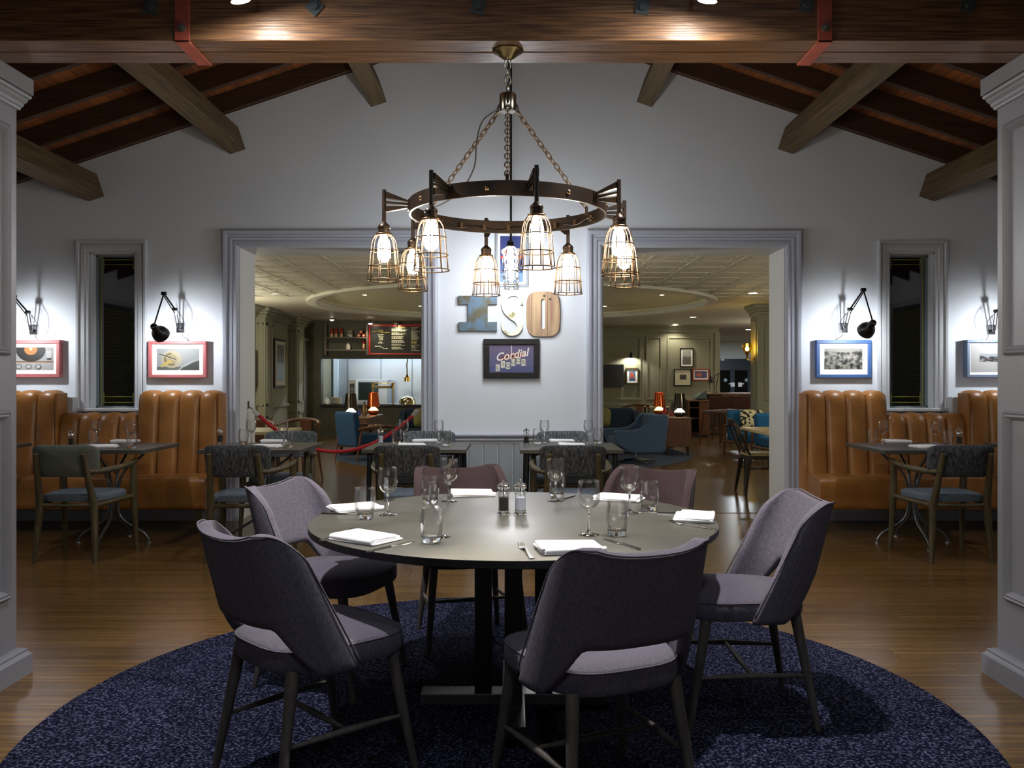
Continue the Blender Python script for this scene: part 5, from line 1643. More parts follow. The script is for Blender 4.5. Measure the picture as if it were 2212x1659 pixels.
mk('door', MB().b2(-0.24, 0.24, -0.03, 0, 0.34, hz_ - 0.06), M('oven_glass', srgb(26, 40, 36), 0.12), t, bevel=0.008)
mk('handle', MB().tube([(-0.3, -0.05, 0.36), (-0.3, -0.05, hz_ - 0.08)], 0.014, 8), chrome, t, smooth=60)
t = thing('heated_gantry', 'brass heated gantry standing on the pass', 'gantry', kp(827, 0, 18.85))
zh = V(828, 18.85) - kcnt
for s in (-1, 1):
    mk('post', MB().tube([(s * 0.225, 0, 0), (s * 0.225, 0, zh)], 0.016, 10), brass, t, smooth=60)
    mk('finial', MB().lathe([(0, -0.10), (0.03, -0.10), (0.032, 0.0), (0.02, 0.02), (0, 0.022)], 14), brass, t, (s * 0.225, 0, zh), smooth=40)
mk('canopy', MB().b2(-0.20, 0.20, -0.08, 0.08, zh - 0.11, zh - 0.05), brass_dull, t, bevel=0.008)
mk('rail', MB().tube([(-0.22, 0, zh - 0.005), (0.22, 0, zh - 0.005)], 0.009, 8), brass, t, smooth=60)
t = thing('heat_lamp', 'brass heat lamp hanging over the pass', 'lamp', (kx(879.5, 18.85), 18.85, ktop))
zl = V(824, 18.85) - ktop
mk('shade', MB().lathe([(0, 0.16), (0.02, 0.155), (0.03, 0.13), (0.06, 0.10), (0.066, 0.0), (0.062, 0.0), (0.055, 0.09), (0, 0.11)], 18, c=(0, 0, zl)), brass, t, smooth=40)
mk('stem', MB().tube([(0, 0, zl + 0.15), (0.0, 0, zl + 0.30), (-0.01, 0, zl + 0.32), (0.01, 0, 0.03)], 0.013, 8), brass_dull, t, smooth=60)
t = thing('cloche', 'shiny domed cloche at the right of the pass', 'cloche', kp(880, 0, 18.75))
mk('dome', MB().lathe([(0.19, 0), (0.185, 0.05), (0.165, 0.10), (0.12, 0.145), (0.06, 0.165), (0, 0.17)], 28), M('silver_gilt', srgb(214, 200, 156), 0.1, 1.0), t, smooth=60)
mk('knob', MB().lathe([(0, 0.17), (0.012, 0.17), (0.018, 0.185), (0, 0.195)], 12), brass, t, smooth=60)
# shelf unit on the kitchen wall
x0, x1, z0, z1 = XZ(707, 796, 702, 767, YK)
su = thing('wall_shelf_unit', 'dark wooden shelf unit above the kitchen pass', 'shelf', ((x0 + x1) / 2, YK, z0))
hw, hh = (x1 - x0) / 2, z1 - z0
for s in (-1, 1):
    mk('side', MB().b2(s * hw - 0.02, s * hw + 0.02, -0.20, 0, 0, hh), M('grey_brown_board', srgb(92, 82, 70), 0.6) if s < 0 else bpy.data.materials['grey_brown_board'], su)
zs1, zs2 = V(755.5, YK) - z0, V(729, YK) - z0
for z in (zs1, zs2):
    mk('shelf_board', MB().b2(-hw + 0.02, hw - 0.02, -0.20, 0, z - 0.03, z), bpy.data.materials['grey_brown_board'], su)
red_pl = M('red_plastic', srgb(160, 34, 36), 0.4)
cream_l = M('cream_label', srgb(196, 170, 130), 0.5)
for k, px in enumerate((716.5, 726, 737.5)):
    t = thing('sauce_bottle', 'red topped sauce bottle on the upper shelf, %s of three' % ('leftmost', 'middle', 'rightmost')[k], 'bottle', (kx(px, YK - 0.1), YK - 0.1, z0 + zs2), group='red bottles on the shelf')
    mk('body', MB().lathe([(0, 0), (0.036, 0), (0.036, 0.07), (0.03, 0.075), (0, 0.075)], 14), cream_l, t, smooth=40)
    mk('neck', MB().lathe([(0.03, 0.075), (0.03, 0.15), (0.012, 0.19), (0.01, 0.215), (0, 0.215)], 14), red_pl, t, smooth=40)
t = thing('patterned_canister', 'white patterned canister in the middle of the upper shelf', 'canister', (kx(755.5, YK - 0.1), YK - 0.1, z0 + zs2))
mk('body', MB().lathe([(0, 0), (0.06, 0), (0.06, 0.13), (0, 0.13)], 18), M('speckled_tin', srgb(70, 66, 62), 0.5, col2=srgb(210, 206, 196), ns=30, detail=1, lo=0.45, hi=0.5), t, smooth=40)
mk('lid', MB().lathe([(0.061, 0.13), (0.061, 0.145), (0, 0.147)], 18), cream_l, t, smooth=40)
for k, (px, dz) in enumerate(((775.5, 0), (786.5, 0), (780.5, 0.075))):
    t = thing('red_tin', 'small red tin stacked on the upper shelf, %s' % ('left below', 'right below', 'on top')[k], 'tin', (kx(px, YK - 0.1), YK - 0.1, z0 + zs2 + dz + 0.0375), group='red tins on the shelf')
    mk('body', MB().lathe([(0, -0.05), (0.0375, -0.05), (0.0375, 0.05), (0, 0.05)], 18, rot=RX(PI / 2)), red_pl, t, smooth=40)
    mk('lid', MB().lathe([(0, 0.05), (0.022, 0.05), (0.022, 0.054), (0, 0.054)], 14, rot=RX(PI / 2)), cream_l, t, smooth=40)
t = thing('white_jar', 'white jar on the lower shelf', 'jar', (kx(752, YK - 0.1), YK - 0.1, z0 + zs1))
mk('body', MB().lathe([(0, 0), (0.045, 0), (0.047, 0.10), (0.03, 0.12), (0, 0.12)], 18), M('white_ceramic', srgb(206, 196, 186), 0.3), t, smooth=40)
mk('lid', MB().lathe([(0.03, 0.12), (0.03, 0.13), (0.008, 0.135), (0.01, 0.15), (0, 0.152)], 14), bpy.data.materials['white_ceramic'], t, smooth=40)
t = thing('red_slim_bottle', 'slim red and white bottle on the lower shelf', 'bottle', (kx(786, YK - 0.1), YK - 0.1, z0 + zs1))
mk('body', MB().lathe([(0, 0), (0.033, 0), (0.033, 0.15), (0.02, 0.19), (0.018, 0.21), (0, 0.21)], 14), red_pl, t, smooth=40)
mk('label', MB().lathe([(0.0335, 0.03), (0.0335, 0.12)], 14), cream_l, t, smooth=40)
# menu board
x0, x1, z0, z1 = XZ(797.5, 935, 700.5, 766, YK)
mb_ = thing('menu_board', 'black menu board in a red frame above the kitchen pass', 'menu board', ((x0 + x1) / 2, YK, (z0 + z1) / 2))
hw, hh = (x1 - x0) / 2, (z1 - z0) / 2
mk('board', MB().b2(-hw + 0.03, hw - 0.03, -0.04, 0, -hh + 0.02, hh - 0.04), M('chalkboard_black', srgb(16, 16, 14), 0.4), mb_)
red_fr = M('glossy_red_frame', srgb(190, 40, 34), 0.3)
b = MB()
for a, c, e, f in ((-hw, hw, hh - 0.05, hh), (-hw, hw, -hh, -hh + 0.025), (-hw, -hw + 0.035, -hh + 0.025, hh - 0.05), (hw - 0.035, hw, -hh + 0.025, hh - 0.05)):
    b.b2(a, c, -0.06, 0, e, f)
mk('frame', b, red_fr, mb_, bevel=0.005)
chalk = M('chalk_lettering', srgb(224, 220, 196), 0.7)
chalk_y = M('yellow_lettering', srgb(214, 180, 60), 0.7)
rnd = random.Random(3)
def menu_text(cx_, z, w, mat_, h=0.014, left=False):
    x = cx_ if left else cx_ - w / 2
    b = MB()
    e = x + w
    while x < e:
        l = rnd.uniform(0.015, 0.05)
        b.b2(x, min(x + l, e), -0.0415, -0.0402, z - h / 2, z + h / 2)
        x += l + 0.010
    b.cur = 0
    return b
def bx_px(px): return U(px, YK) - (x0 + x1) / 2
def bz_py(py): return V(py, YK) - (z0 + z1) / 2
white_b, yel_b = MB(), MB()
for cx_, py, w, y in ((823, 713.5, 11, 0), (816, 716, 26, 1), (832, 718.5, 20, 1), (823, 723, 14, 0), (823, 726, 11, 0), (824, 728.5, 10, 0), (824, 732, 7, 0), (824, 734.5, 9, 0), (823, 739, 5, 0), (823, 741, 11, 0), (817, 748, 13, 0), (826, 750.5, 6, 0), (833, 753, 10, 0), (867, 708, 18, 1)):
    b = menu_text(bx_px(cx_), bz_py(py), w * YK / F, None)
    (yel_b if y else white_b).add(b.v, b.f)
for k in range(22):
    py = 711 + k * 2.05
    if k in (3, 7, 11, 15, 18):
        continue
    b = menu_text(bx_px(846.5), bz_py(py), rnd.uniform(12, 36) * YK / F, None, 0.012, True)
    white_b.add(b.v, b.f)
for k in range(18):
    b = menu_text(bx_px(889), bz_py(708 + k * 2.9), rnd.uniform(8, 20) * YK / F, None, 0.012, True)
    (yel_b if k in (10, 12) else white_b).add(b.v, b.f)
for bb_, m_ in ((white_b, chalk), (yel_b, chalk_y)):
    o = mk('lettering', bb_, m_, mb_)
    o['kind'] = 'stuff'
# ------------------------------------------------------------------ lounge ceiling lights
disc_m = EM('downlight_disc', (1.0, 0.94, 0.80, 1), 12)
dl_white = M('downlight_ring', srgb(230, 226, 214), 0.4)
for k, (px, py, z, r) in enumerate(((592, 634, FC, 0.062), (1627, 632.5, FC, 0.062), (1497, 685, FC, 0.062), (1459, 700.5, FC, 0.062), (1617, 712, FC, 0.07), (787.5, 637, FC + 0.15, 0.035), (908, 661, FC + 0.15, 0.035), (1430, 637, FC + 0.15, 0.035), (1306, 661.5, FC + 0.15, 0.035))):
    Y = DY(py, z)
    names = ['lit downlight left of the dome', 'lit downlight right of the dome, nearest the opening edge', 'lit downlight over the middle of the right opening', 'lit downlight just before the panelled wall', 'lit downlight in the entrance ceiling', 'tiny lit spot in the dome, far left', 'tiny lit spot in the dome beside the left casing', 'tiny lit spot in the dome, far right', 'tiny lit spot in the dome beside the right casing']
    t = thing('downlight', names[k], 'lamp', (U(px, Y), Y, z), group='lounge downlights')
    mk('trim_ring', MB().lathe([(r, 0.0), (r * 1.25, -0.004), (r * 1.3, 0.0)], 20), dl_white, t, smooth=40)
    mk('lamp', MB().lathe([(0, -0.0025), (r, -0.0025)], 20), disc_m, t)
    add_light('downlight_light', 'SPOT', (0, 0, -0.03), 24 if z == FC else 12, (1.0, 0.92, 0.74), (0, 0, -1), 0.05, 130, 0.7, parent=t)
for k, (px, py) in enumerate(((717, 691), (800, 699))):
    Y = 18.2 - 0.5 * (1 - k)
    x, z = U(px, Y), V(py, Y)
    t = thing('track_spotlight', 'small bright track spot over the %s' % ('service door' if k == 0 else 'kitchen shelf'), 'spotlight', (x, Y, FC), group='kitchen track spots')
    mk('stem', MB().tube([(0, 0, 0), (0, 0, z - FC + 0.05)], 0.012, 8), black_paint, t, smooth=60)
    mk('head', MB().lathe([(0, 0.07), (0.04, 0.06), (0.05, 0.0), (0.046, 0.0), (0, 0.03)], 16, c=(0, 0, z - FC)), chrome, t, smooth=40)
    mk('lamp', MB().lathe([(0, -0.02), (0.03, -0.014), (0.044, 0.004), (0, 0.004)], 16, c=(0, 0, z - FC)), EM('kitchen_spot_bulb_%d' % k, (1, 0.92, 0.66, 1), 30), t, smooth=60)
    add_light('kitchen_spot_light', 'SPOT', (0, 0, z - FC - 0.03), 10, (1, 0.9, 0.66), (0, 0.15, z - FC - 1), 0.04, 130, 0.6, parent=t)
x, z = U(855.5, YK - 0.25), V(699, YK - 0.25)
t = thing('board_light', 'small lit lamp above the red menu board', 'lamp', (x, YK - 0.06, z))
mk('head', MB().lathe([(0, -0.03), (0.05, -0.03), (0.06, 0.0), (0.05, 0.03), (0, 0.035)], 14, c=(0, -0.18, 0)), chrome, t, smooth=40)
mk('arm', MB().tube([(0, 0, -0.06), (0, -0.04, 0.0), (0, -0.18, 0.02)], 0.012, 8), black_paint, t, smooth=60)
add_light('board_light_light', 'SPOT', (0, -0.2, -0.04), 6, (1, 0.9, 0.6), None, 0.03, 140, 0.5, parent=t).rotation_euler = Vector((0, 0.5, -0.8)).to_track_quat('-Z', 'Y').to_euler()

# ================================================================== lounge furniture
# unseen fill lamps added beside and behind the openings, brightening the lounge ceiling
for x, y in ((-4.35, 10.4), (-4.35, 12.0), (-4.35, 13.4), (4.9, 9.4), (4.9, 11.6), (0.0, 8.45), (-0.3, 19.6), (6.0, 15.5), (6.0, 18.5)):
    add_light('hidden_fill_light', 'POINT', (x, y, 1.75), 21, (1.0, 0.92, 0.72), None, 0.08)
far_rug = mk('round_rug', MB().lathe([(0, 0), (3.0, 0), (3.0, 0.006), (0, 0.006)], 80), M('dark_blue_rug', srgb(38, 50, 72), 0.95, col2=srgb(50, 64, 88), ns=60), None, (0, 14.6, 0.0), smooth=30)
tag(far_rug, 'dark blue round rug on the lounge floor', 'rug')
RF = 0.006
def sideboard(label, x0, x1, y0, y1):
    t = thing('sideboard', label, 'sideboard', ((x0 + x1) / 2, (y0 + y1) / 2, RF), group='walnut sideboards')
    hw, hd = (x1 - x0) / 2, (y1 - y0) / 2
    mk('body', MB().b2(-hw, hw, -hd, hd, 0.14, 0.605), walnut, t, bevel=0.006)
    mk('top', MB().b2(-hw - 0.01, hw + 0.01, -hd - 0.01, hd + 0.01, 0.605, 0.628), walnut_h, t, bevel=0.004)
    for sx in (-1, 1):
        for sy in (-1, 1):
            mk('leg', MB().tube([(sx * (hw - 0.04), sy * (hd - 0.06), 0), (sx * (hw - 0.05), sy * (hd - 0.07), 0.14)], [0.018, 0.026], 10), dark_wood, t, smooth=40)
    return t
SBT = RF + 0.6285
sideboard('walnut sideboard behind the pale blue lounge chair', 2.54, 2.96, 14.17, 15.75)
sideboard('walnut sideboard behind the blue chair, left opening', -2.92, -2.42, 14.17, 15.75)
def table_lamp(label, px, Y, shade_m, glow, h=0.40):
    t = thing('table_lamp', label, 'lamp', (U(px, Y), Y, SBT), group='mirrored table lamps')
    mk('base', MB().lathe([(0, 0), (0.06, 0), (0.095, 0.03), (0.10, 0.055), (0.09, 0.08), (0.0, 0.085)], 24), shade_m, t, smooth=60)
    mk('glow_cap', MB().lathe([(0.09, 0.08), (0.08, 0.095), (0.045, 0.13), (0.03, 0.145), (0, 0.148)], 24), glow, t, smooth=60)
    mk('shade', MB().lathe([(0.120, 0.145), (0.085, h), (0.083, h), (0.118, 0.145)], 28, closed=True), shade_m, t, smooth=40)
    mk('stem', MB().tube([(0, 0, 0.14), (0, 0, h - 0.06)], 0.006, 6), brass, t, smooth=60)
    mk('shade_ring', MB().tube([(-0.084, 0, h - 0.05), (0.084, 0, h - 0.05)], 0.003, 6), brass, t, smooth=60)
    mk('bulb', MB().lathe([(0, h - 0.13), (0.024, h - 0.115), (0.03, h - 0.085), (0.02, h - 0.055), (0, h - 0.05)], 14), EM('table_lamp_bulb', (1, 0.85, 0.55, 1), 45) if 'table_lamp_bulb' not in bpy.data.materials else bpy.data.materials['table_lamp_bulb'], t, smooth=60)
glow_w = EM('lit_lamp_cap', (1, 0.90, 0.66, 1), 5)
glow_o = EM('lit_orange_cap', (1, 0.50, 0.16, 1), 4)
table_lamp('smoke mirrored table lamp on the right sideboard', 1468, 14.55, lamp_dark, glow_w)
table_lamp('orange mirrored table lamp on the right sideboard', 1424, 15.5, lamp_orange, glow_o)
table_lamp('smoke mirrored table lamp on the left sideboard', 758, 14.6, lamp_dark, glow_w)
table_lamp('orange mirrored table lamp on the left sideboard', 806.5, 15.4, lamp_orange, glow_o)
for px, Y, m_, r, h, nm, lb in ((1436, 15.2, M('red_glass', srgb(150, 24, 22), 0.15), 0.045, 0.16, 'red_bottle', 'red glass bottle between the lamps on the right sideboard'),
                         (1451, 14.95, M('dark_red_candle', srgb(120, 30, 24), 0.5), 0.045, 0.10, 'red_jar', 'short red jar beside the smoke lamp'),
                         (1452.5, 15.45, black_paint, 0.04, 0.22, 'black_bottle', 'black bottle behind the smoke lamp on the right sideboard'),
                         (787, 15.2, M('amber_glass_bottle', srgb(110, 80, 40), 0.15), 0.04, 0.24, 'amber_bottle', 'amber bottle between the lamps on the left sideboard'),
                         (776, 14.9, M('small_blue_bottle_glass', srgb(40, 60, 130), 0.2), 0.03, 0.12, 'blue_bottle', 'small blue bottle beside the smoke lamp on the left sideboard')):
    t = thing(nm, lb, 'bottle', (U(px, Y), Y, SBT))
    mk('body', MB().lathe([(0, 0), (r, 0), (r, h * 0.55), (r * 0.5, h * 0.72), (r * 0.42, h * 0.95), (0, h * 0.95)], 16), m_, t, smooth=40)
    mk('cap', MB().lathe([(r * 0.5, h * 0.9), (r * 0.5, h), (0, h)], 12), dark_wood, t, smooth=40)

# swivel lounge chair seen from the side
lc = thing('lounge_chair', 'pale blue swivel lounge chair on a four-star base', 'chair', (U(1374, 13.0), 13.0, RF), 0.12)
prof = [(-0.44, 0.50), (-0.40, 0.515), (-0.15, 0.515), (-0.04, 0.535), (0.06, 0.60), (0.11, 0.69), (0.135, 0.735), (0.17, 0.745), (0.36, 0.745), (0.40, 0.72), (0.405, 0.62), (0.38, 0.45), (0.35, 0.20), (0.32, 0.17), (-0.13, 0.165), (-0.22, 0.20), (-0.38, 0.30), (-0.42, 0.40)]
for s in (-1, 1):
    mk('side_shell', MB().prism(prof, s * 0.33 - 0.035, s * 0.33 + 0.035), blue_pale, lc, bevel=0.025, bseg=3)
mk('backrest', MB().prism([(0.12, 0.30), (0.18, 0.72), (0.20, 0.738), (0.36, 0.738), (0.395, 0.70), (0.40, 0.60), (0.36, 0.30)], -0.30, 0.30), blue_pale, lc, bevel=0.02)
mk('seat_cushion', MB().b2(-0.40, 0.16, -0.29, 0.29, 0.24, 0.40), blue_pale, lc, bevel=0.04, bseg=3)
mk('post', MB().tube([(0, 0, 0.04), (0, 0, 0.2)], 0.022, 12), chrome, lc, smooth=40)
for k in range(4):
    a = PI / 4 * 0.4 + k * PI / 2
    mk('base_arm', MB().tube([(0, 0, 0.055), (0.31 * math.cos(a), 0.31 * math.sin(a), 0.02), (0.33 * math.cos(a), 0.33 * math.sin(a), 0.012)], [0.02, 0.012, 0.011], 8), chrome, lc, smooth=40)
# blue easy chair seen from behind
ec = thing('easy_chair', 'denim blue easy chair with wooden arms seen from behind, left opening', 'chair', (U(790, 13.5), 13.5, RF), -0.85)
mk('backrest', MB().prism([(-0.34, 0.22), (-0.40, 0.74), (-0.36, 0.77), (-0.30, 0.75), (-0.22, 0.30), (-0.26, 0.22)], -0.29, 0.29, 'x'), blue_mid, ec, bevel=0.03, bseg=3)
mk('seat_cushion', MB().b2(-0.29, 0.29, -0.27, 0.32, 0.27, 0.42), blue_mid, ec, bevel=0.04, bseg=3)
for s in (-1, 1):
    mk('arm', MB().tube(catmull([(s * 0.34, -0.34, 0.50), (s * 0.35, -0.1, 0.52), (s * 0.35, 0.2, 0.53), (s * 0.34, 0.34, 0.50)], 4), 0.022, 8), walnut, ec, smooth=50)
    mk('leg', MB().tube([(s * 0.33, -0.36, 0), (s * 0.34, -0.28, 0.5)], [0.014, 0.02], 8), walnut, ec, smooth=50)
    mk('leg', MB().tube([(s * 0.33, 0.36, 0), (s * 0.345, 0.30, 0.52)], [0.014, 0.02], 8), walnut, ec, smooth=50)
cu = thing('zigzag_cushion', 'brown zigzag cushion on the seat of the easy chair', 'cushion', (U(790, 13.5) + 0.14, 13.63, RF + 0.421))
def pillow(w, h, d):
    out = superellipse(w / 2, h / 2, 32, 5)
    return MB().layers(out, [(0.97, 0.0), (1.0, d * 0.3), (0.97, d * 0.55), (0.75, d * 0.9), (0.3, d), (0.03, d * 1.01)])
mk('pillow', pillow(0.30, 0.30, 0.13), zig, cu, smooth=50)
mk('piping', MB().tube([(x, y, 0.04) for x, y in superellipse(0.15, 0.15, 32, 5)], 0.006, 6, closed=True), dark_wood, cu, smooth=180)
# dark sofas
def sofa(label, x0, x1, y, cush_side):
    w = x1 - x0
    t = thing('sofa', label, 'sofa', ((x0 + x1) / 2, y, RF), group='midnight blue sofas')
    hw = w / 2
    mk('back', MB().prism([(0.26, 0.16), (0.22, 0.44), (0.32, 0.76), (0.42, 0.77), (0.48, 0.70), (0.46, 0.16)], -hw + 0.10, hw - 0.10, 'x'), blue_dark, t, bevel=0.04, bseg=3)
    for s in (-1, 1):
        mk('arm', MB().prism([(-0.40, 0.16), (-0.42, 0.48), (0.05, 0.52), (0.30, 0.72), (0.44, 0.72), (0.46, 0.16)], s * (hw - 0.06) - 0.06, s * (hw - 0.06) + 0.06, 'x'), blue_dark, t, bevel=0.03, bseg=3)
    mk('seat', MB().b2(-hw + 0.12, hw - 0.12, -0.40, 0.26, 0.18, 0.42), blue_dark, t, bevel=0.05, bseg=3)
    for sx in (-1, 1):
        for yy_ in (-0.34, 0.38):
            mk('leg', MB().tube([(sx * (hw - 0.1), yy_, 0), (sx * (hw - 0.12), yy_, 0.17)], [0.014, 0.02], 8), dark_wood, t, smooth=40)
    return t
sofa('midnight blue sofa behind the red rope, left opening', -2.02, -0.5, 14.75, 1)
sofa('midnight blue sofa behind the pale lounge chair, right opening', 0.62, 2.22, 14.75, -1)
for px, Y, rz, lb in ((916, 14.62, 0.3, 'olive yellow cushion on the left sofa'), (1296, 14.62, -0.3, 'olive yellow cushion on the right sofa')):
    t = thing('cushion', lb, 'cushion', (U(px, Y), Y, RF + 0.43), group='olive cushions', rot=(0, 0, rz))
    mk('pillow', pillow(0.34, 0.32, 0.12), olive_fab, t, (0, 0.1, 0.17), (1.25, 0, 0), smooth=50)
    mk('piping', MB().tube([(x, y, 0.036) for x, y in superellipse(0.17, 0.16, 32, 5)], 0.006, 6, closed=True), olive_fab, t, (0, 0.1, 0.17), (1.25, 0, 0), smooth=180)
# rope barrier across the left opening
ry_ = 7.92
rope = thing('rope_barrier', 'red rope barrier slung across the left opening', 'rope', (D[0][0], ry_, 0))
xw = D[0][1] - D[0][0]
def rp(f):
    return (0.05 + (xw - 0.10) * f, 0, 0.60 + 0.40 * (2 * f - 1) ** 2)
pts = [rp(0.03 + 0.94 * k / 40) for k in range(41)]
mk('rope', MB().tube(pts, 0.017, 10), M('red_velvet_rope', srgb(170, 26, 34), 0.7), rope, smooth=180)
for f, s in ((0.0, 1), (1.0, -1)):
    p, q = Vector(rp(f)), Vector(rp(0.03 if s > 0 else 0.97))
    mk('end_cap', MB().tube([p + (q - p) * 0.35, q + (q - p) * 0.4], 0.021, 12), M('satin_cap_metal', srgb(205, 205, 205), 0.35, 0.6), rope, smooth=40)
    hook = mk('hook', MB().tube([p + (q - p) * 0.2, p, (0.012 if s > 0 else xw - 0.012, 0, p.z + 0.03)], 0.007, 8), chrome, rope, smooth=60)
    mk('wall_plate', MB().b2(0.0125 if s > 0 else xw - 0.02, 0.02 if s > 0 else xw - 0.0125, -0.025, 0.025, p.z, p.z + 0.07), chrome, hook)
# cafe tables just past the openings, at the outer sides
def cafe_table(label, x0, x1, y0, y1, z=0.722):
    t = thing('cafe_table', label, 'table', ((x0 + x1) / 2, (y0 + y1) / 2, 0), group='cafe tables in the lounge')
    hw, hd = (x1 - x0) / 2, (y1 - y0) / 2
    mk('table_top', MB().b2(-hw, hw, -hd, hd, z - 0.03, z), M('pale_oak_top', srgb(160, 146, 110), 0.4, col2=srgb(176, 162, 126), ns=6, stretch=(1, 6, 1)), t, bevel=0.003)
    for sx in (-1, 1):
        for sy in (-1, 1):
            mk('leg', MB().tube([(sx * (hw - 0.05), sy * (hd - 0.05), 0), (sx * (hw - 0.05), sy * (hd - 0.05), z - 0.03)], 0.022, 8), dark_wood, t, smooth=40)
    return t
cafe_table('pale oak table behind the metal chair, right opening', 2.62, 3.5, 8.72, 9.85)
cafe_table('pale oak table at the left edge of the left opening', -3.45, -2.42, 8.9, 9.75)
# curved-back wooden chair at that table
def wood_chair(label, loc, rz, m=walnut):
    t = thing('wooden_chair', label, 'chair', loc, rz, group='curved-back wooden chairs')
    mk('top_rail', MB().tube(catmull([(-0.26, 0.02, 0.70), (-0.24, -0.14, 0.73), (-0.12, -0.22, 0.76), (0, -0.235, 0.765), (0.12, -0.22, 0.76), (0.24, -0.14, 0.73), (0.26, 0.02, 0.70)], 5), [0.014] * 5 + [0.022] * 21 + [0.014] * 5, 8), m, t, smooth=50)
    mk('splat', MB().prism([(-0.06, 0.45), (0.06, 0.45), (0.09, 0.76), (-0.09, 0.76)], -0.225, -0.21), m, t, bevel=0.004)
    mk('seat', MB().layers(superellipse(0.22, 0.215, 32, 3), [(0.94, 0.425), (1, 0.432), (1, 0.445), (0.96, 0.452), (0.05, 0.448)]), m, t, smooth=40)
    for sx in (-1, 1):
        mk('leg', MB().tube([(sx * 0.22, 0.20, 0), (sx * 0.19, 0.16, 0.43)], [0.011, 0.018], 8), m, t, smooth=40)
        mk('leg', MB().tube([(sx * 0.23, -0.24, 0), (sx * 0.2, -0.17, 0.43), (sx * 0.235, -0.14, 0.73)], [0.011, 0.017, 0.012], 8), m, t, smooth=40)
    return t
wood_chair('curved-back wooden chair behind the pale oak table, left opening', (U(640, 10.6), 10.6, 0), PI * 0.9)
wood_chair('curved-back wooden chair half hidden at the left jamb, left opening', (-3.15, 10.2, 0), PI * 0.95)
wood_chair('curved-back wooden chair behind the right sofa', (U(1372, 17.6), 17.6, 0), 0.25, walnut)
t = cafe_table('narrow wooden table behind the orange lamp, right opening', U(1392, 18.3), U(1442, 18.3), 18.0, 18.6, 0.70)
# metal cafe chair
mc = thing('metal_chair', 'dark metal cafe chair with hoop back, right opening', 'chair', (2.76, 9.56, 0), -PI / 2)
gun = M('gunmetal', srgb(62, 54, 46), 0.35, 0.8)
hoop = catmull([(-0.19, -0.16, 0.44), (-0.20, -0.24, 0.62), (-0.17, -0.29, 0.76), (-0.08, -0.315, 0.815), (0.0, -0.32, 0.825), (0.08, -0.315, 0.815), (0.17, -0.29, 0.76), (0.20, -0.24, 0.62), (0.19, -0.16, 0.44)], 5)
mk('back_hoop', MB().tube(hoop, 0.013, 8), gun, mc, smooth=60)
mk('back_splat', MB().prism([(-0.05, 0.45), (0.05, 0.45), (0.045, 0.80), (-0.045, 0.80)], -0.012, 0.0).v and MB().add([(-0.05, -0.17, 0.45), (0.05, -0.17, 0.45), (0.045, -0.315, 0.81), (-0.045, -0.315, 0.81), (-0.05, -0.178, 0.45), (0.05, -0.178, 0.45), (0.045, -0.323, 0.81), (-0.045, -0.323, 0.81)], [(0, 1, 2, 3), (4, 5, 6, 7), (0, 1, 5, 4), (2, 3, 7, 6), (0, 3, 7, 4), (1, 2, 6, 5)]), gun, mc)
mk('seat', MB().layers(rrect(0.36, 0.36, 0.06, 4), [(0.97, 0.425), (1, 0.43), (1, 0.447), (0.96, 0.452), (0.05, 0.448)]), M('pale_wood_seat', srgb(140, 126, 84), 0.45), mc, smooth=40)
mk('apron', MB().layers(rrect(0.37, 0.37, 0.06, 4), [(1, 0.39), (1, 0.425)]), gun, mc, smooth=40)
for sx in (-1, 1):
    for sy in (-1, 1):
        b = MB().add([(sx * (0.165 + ax), sy * (0.165 + ay), 0.40) for ax, ay in ((-0.03, -0.03), (0.02, -0.03), (0.02, 0.02), (-0.03, 0.02))] + [(sx * (0.215 + ax), sy * (0.215 + ay), 0.0) for ax, ay in ((-0.012, -0.012), (0.012, -0.012), (0.012, 0.012), (-0.012, 0.012))], [(0, 1, 2, 3), (4, 5, 6, 7), (0, 1, 5, 4), (1, 2, 6, 5), (2, 3, 7, 6), (3, 0, 4, 7)])
        mk('leg', b, gun, mc)
for a, c in (((-0.185, -0.185), (0.185, 0.185)), ((-0.185, 0.185), (0.185, -0.185))):
    mk('cross_brace', MB().tube([(a[0], a[1], 0.28), (0, 0, 0.27), (c[0], c[1], 0.28)], 0.008, 6), gun, mc, smooth=60)
# blue armchairs at the right
def club_chair(label, loc, rz):
    t = thing('armchair', label, 'chair', loc, rz, group='teal armchairs in the lounge')
    mk('backrest', MB().prism([(0.18, 0.30), (0.24, 0.74), (0.30, 0.77), (0.38, 0.74), (0.34, 0.26)], -0.29, 0.29, 'x'), blue_teal, t, bevel=0.04, bseg=3)
    mk('seat_cushion', MB().b2(-0.28, 0.28, -0.32, 0.26, 0.26, 0.42), blue_teal, t, bevel=0.04, bseg=3)
    for s in (-1, 1):
        mk('arm', MB().tube(catmull([(s * 0.33, 0.30, 0.50), (s * 0.34, 0.05, 0.54), (s * 0.34, -0.2, 0.54), (s * 0.33, -0.34, 0.50)], 4), 0.022, 8), walnut, t, smooth=50)
        mk('leg', MB().tube([(s * 0.33, 0.36, 0), (s * 0.34, 0.28, 0.52)], [0.014, 0.02], 8), walnut, t, smooth=50)
        mk('leg', MB().tube([(s * 0.33, -0.36, 0), (s * 0.345, -0.30, 0.52)], [0.014, 0.02], 8), walnut, t, smooth=50)
        mk('rail', MB().tube([(s * 0.33, 0.33, 0.25), (s * 0.335, -0.33, 0.25)], 0.016, 8), walnut, t, smooth=50)
    return t
club_chair('teal blue armchair with a looped-pattern cushion, right opening', (U(1623, 13.9), 13.9, 0), 0.1)
club_chair('bright blue armchair half hidden by the right jamb', (U(1690, 12.7), 12.7, 0), 0.15)
t = thing('cushion', 'cream and black looped-pattern cushion on the teal armchair', 'cushion', (U(1628, 13.85), 13.85, 0.425))
